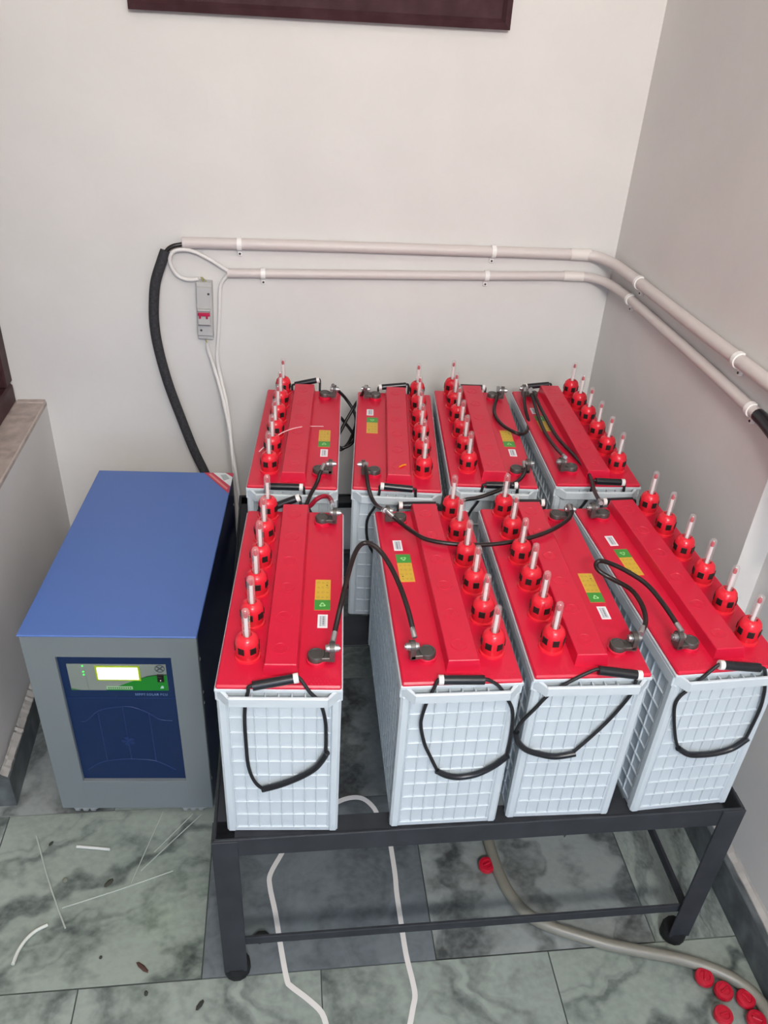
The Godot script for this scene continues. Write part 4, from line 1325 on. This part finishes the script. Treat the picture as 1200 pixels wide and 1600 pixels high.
# ---------------------------------------------------------------- things on the floor
func build_floor_things() -> void:
	# red vent caps taken off the batteries
	var b := MB.new()
	b.lathe([Vector2(0.0, 0.0), Vector2(0.0125, 0.0), Vector2(0.0125, 0.006), Vector2(0.0175, 0.0065), Vector2(0.0188, 0.009), Vector2(0.0188, 0.0165), Vector2(0.0172, 0.0195), Vector2(0.011, 0.0205), Vector2(0.0098, 0.0185), Vector2(0.0, 0.0185)], 22)
	var body := b.mesh()
	b = MB.new()
	b.box(Vector3(0, 0.0195, 0), Vector3(0.0185, 0.004, 0.0045), 0.001)
	var bar := b.mesh()
	var spots := [
		[Vector3(0.639, 0.0005, -0.069), 0.4, "red vent cap alone on the floor under the rack, beside the hose"],
		[Vector3(1.033, 0.0005, 0.212), 1.1, "red vent cap touching the hose, farthest of the five by the right wall"],
		[Vector3(1.061, 0.0005, 0.241), 0.5, "red vent cap in the middle of the five by the right wall"],
		[Vector3(1.099, 0.0005, 0.259), 2.0, "red vent cap of the five lying nearest the right skirting, away from the frame's bottom"],
		[Vector3(1.039, 0.0005, 0.285), 0.2, "red vent cap of the five at the bottom edge, left of its neighbour there"],
		[Vector3(1.101, 0.0005, 0.299), 2.6, "red vent cap half cut off at the bottom edge, nearest the photo's right corner"],
	]
	for s: Array in spots:
		var t := thing("vent_cap", s[2], "cap", s[0], s[1], "red vent caps lying on the floor")
		obj("cap_body", body, M.cap, t)
		obj("cap_grip", bar, M.cap, t)
	# grey hose
	b = MB.new()
	b.tube([Vector3(0.645, 0.0135, -0.42), Vector3(0.654, 0.0135, -0.28), Vector3(0.655, 0.0135, -0.163), Vector3(0.657, 0.0135, -0.12), Vector3(0.661, 0.0135, -0.065), Vector3(0.671, 0.0135, -0.012), Vector3(0.688, 0.0135, 0.029), Vector3(0.711, 0.0135, 0.059), Vector3(0.747, 0.0135, 0.083), Vector3(0.797, 0.0135, 0.105), Vector3(0.859, 0.0135, 0.13), Vector3(0.929, 0.0135, 0.151), Vector3(0.998, 0.0135, 0.171), Vector3(1.057, 0.0135, 0.196), Vector3(1.099, 0.0135, 0.225), Vector3(1.125, 0.0135, 0.261), Vector3(1.13, 0.0135, 0.31), Vector3(1.12, 0.0135, 0.4)], 0.0125, 14, 6)
	tag(obj("hose", b, mat(c8(128, 126, 116), 0.35)), "greyish plastic hose curving over the floor from under the rack", "hose")
	# white packing strap: two runs and a loop that stands between the batteries
	var prof := [Vector2(-0.0054, -0.0004), Vector2(0.0054, -0.0004), Vector2(0.0054, 0.0004), Vector2(-0.0054, 0.0004)]
	b = MB.new()
	b.sweep(MB.curve([Vector3(0.204, 0.0012, -0.22), Vector3(0.193, 0.0012, -0.178), Vector3(0.176, 0.0014, -0.141), Vector3(0.151, 0.0016, -0.092), Vector3(0.15, 0.0012, -0.061), Vector3(0.162, 0.0012, -0.001), Vector3(0.174, 0.0014, 0.076), Vector3(0.186, 0.0012, 0.141), Vector3(0.194, 0.0012, 0.155), Vector3(0.225, 0.0016, 0.181), Vector3(0.253, 0.0014, 0.21), Vector3(0.263, 0.0012, 0.245)], 4), prof, false)
	tag(obj("packing_strap", b, M.wire), "flat white packing strap on the floor near the rack's left front leg", "strap")
	b = MB.new()
	b.sweep(MB.curve([Vector3(0.426, 0.0012, -0.2), Vector3(0.428, 0.0012, -0.141), Vector3(0.4295, 0.0014, -0.071), Vector3(0.428, 0.0012, -0.025), Vector3(0.429, 0.0012, 0.034), Vector3(0.431, 0.0014, 0.109), Vector3(0.437, 0.0012, 0.161), Vector3(0.4385, 0.0012, 0.192), Vector3(0.431, 0.0014, 0.216), Vector3(0.418, 0.0012, 0.255)], 4), prof, false)
	tag(obj("packing_strap", b, M.wire), "flat white packing strap on the floor under the middle of the rack", "strap")
	b = MB.new()
	b.sweep(MB.curve([Vector3(0.27, 0.004, -0.235), Vector3(0.31, 0.008, -0.265), Vector3(0.345, 0.01, -0.275), Vector3(0.375, 0.009, -0.27), Vector3(0.398, 0.006, -0.245), Vector3(0.408, 0.002, -0.215)], 5), prof, false, Vector3(0, 1, 0.3))
	tag(obj("packing_strap", b, M.wire), "curved end of white strap seen between two front batteries", "strap")
	# stripped cable ties and clear strands near the cabinet
	strand([Vector3(-0.384, 0.0014, -0.227), Vector3(-0.33, 0.0014, -0.11), Vector3(-0.271, 0.0014, 0.001)], 0.0018, c8(172, 180, 174), "straight pale strip lying lengthwise, left of the cabinet's front")
	strand([Vector3(-0.288, 0.001, -0.045), Vector3(-0.21, 0.001, -0.068), Vector3(-0.158, 0.001, -0.084), Vector3(-0.065, 0.001, -0.115)], 0.0014, c8(172, 180, 174), "thin clear strip lying crossways before the cabinet")
	strand([Vector3(-0.152, 0.001, -0.091), Vector3(-0.128, 0.001, -0.185), Vector3(-0.105, 0.001, -0.272)], 0.0013, c8(172, 180, 174), "thin clear strip running from the crossways strip to under the cabinet")
	strand([Vector3(-0.135, 0.001, -0.12), Vector3(-0.075, 0.001, -0.19), Vector3(-0.014, 0.001, -0.258)], 0.0013, c8(172, 180, 174), "thin clear strip slanting to the cabinet's right front foot")
	strand([Vector3(-0.112, 0.001, -0.165), Vector3(-0.07, 0.001, -0.217), Vector3(-0.034, 0.001, -0.262)], 0.0011, c8(172, 180, 174), "shorter thin clear strip beside the one slanting to the cabinet's right foot")
	strand([Vector3(-0.287, 0.0038, -0.19), Vector3(-0.25, 0.0038, -0.184), Vector3(-0.211, 0.0038, -0.177)], 0.0036, c8(206, 208, 206), "short white tube offcut on the floor before the cabinet")
	strand([Vector3(-0.357, 0.004, 0.07), Vector3(-0.354, 0.004, 0.045), Vector3(-0.345, 0.004, 0.022), Vector3(-0.33, 0.004, 0.004), Vector3(-0.308, 0.004, -0.008)], 0.0038, c8(208, 212, 204), "curved white tube offcut near the photo's lower left corner")
	# bits of dirt
	var dirt := [
		[Vector3(-0.102, 0.003, 0.095), Vector3(0.0048, 0.0028, 0.018), 0.85, c8(74, 48, 42), "reddish brown sliver on the floor left of the rack's front leg"],
		[Vector3(-0.2, 0.003, -0.095), Vector3(0.006, 0.003, 0.013), -0.7, c8(62, 62, 54), "dark crumb beside the thin clear strips"],
		[Vector3(0.018, 0.003, 0.177), Vector3(0.005, 0.003, 0.012), -0.6, c8(48, 48, 46), "dark crumb in front of the rack's left leg"],
		[Vector3(-0.088, 0.002, 0.146), Vector3(0.004, 0.002, 0.006), 0.2, c8(56, 58, 54), "small dark speck below the brown sliver"],
		[Vector3(-0.188, 0.002, 0.068), Vector3(0.0035, 0.002, 0.004), 0.0, c8(56, 58, 54), "tiny dark speck left of the brown sliver"],
		[Vector3(-0.295, 0.003, -0.109), Vector3(0.006, 0.003, 0.007), 0.4, c8(116, 120, 108), "grey crumb right of the straight pale strip"],
		[Vector3(-0.346, 0.002, -0.203), Vector3(0.004, 0.002, 0.007), -0.5, c8(58, 60, 56), "dark speck near the top of the straight pale strip"],
		[Vector3(0.133, 0.009, 0.055), Vector3(0.02, 0.012, 0.014), 0.15, c8(22, 23, 25), "black rubber scrap behind the rack's front stretcher"],
	]
	for s: Array in dirt:
		b = MB.new()
		b.lathe([Vector2(0.0, -0.9), Vector2(0.6, -0.8), Vector2(1.0, -0.1), Vector2(0.75, 0.55), Vector2(0.3, 0.9), Vector2(0.0, 0.95)], 7)
		var o := obj("debris", b, mat(s[3], 0.8))
		o.position = s[0]
		o.scale = s[1]
		o.rotation.y = s[2]
		tag(o, s[4], "debris")

func strand(pts: Array, r: float, c: Color, label: String) -> void:
	var b := MB.new()
	b.tube(pts, r, 7, 5)
	tag(obj("plastic_offcut", b, mat(c, 0.4)), label, "offcut")
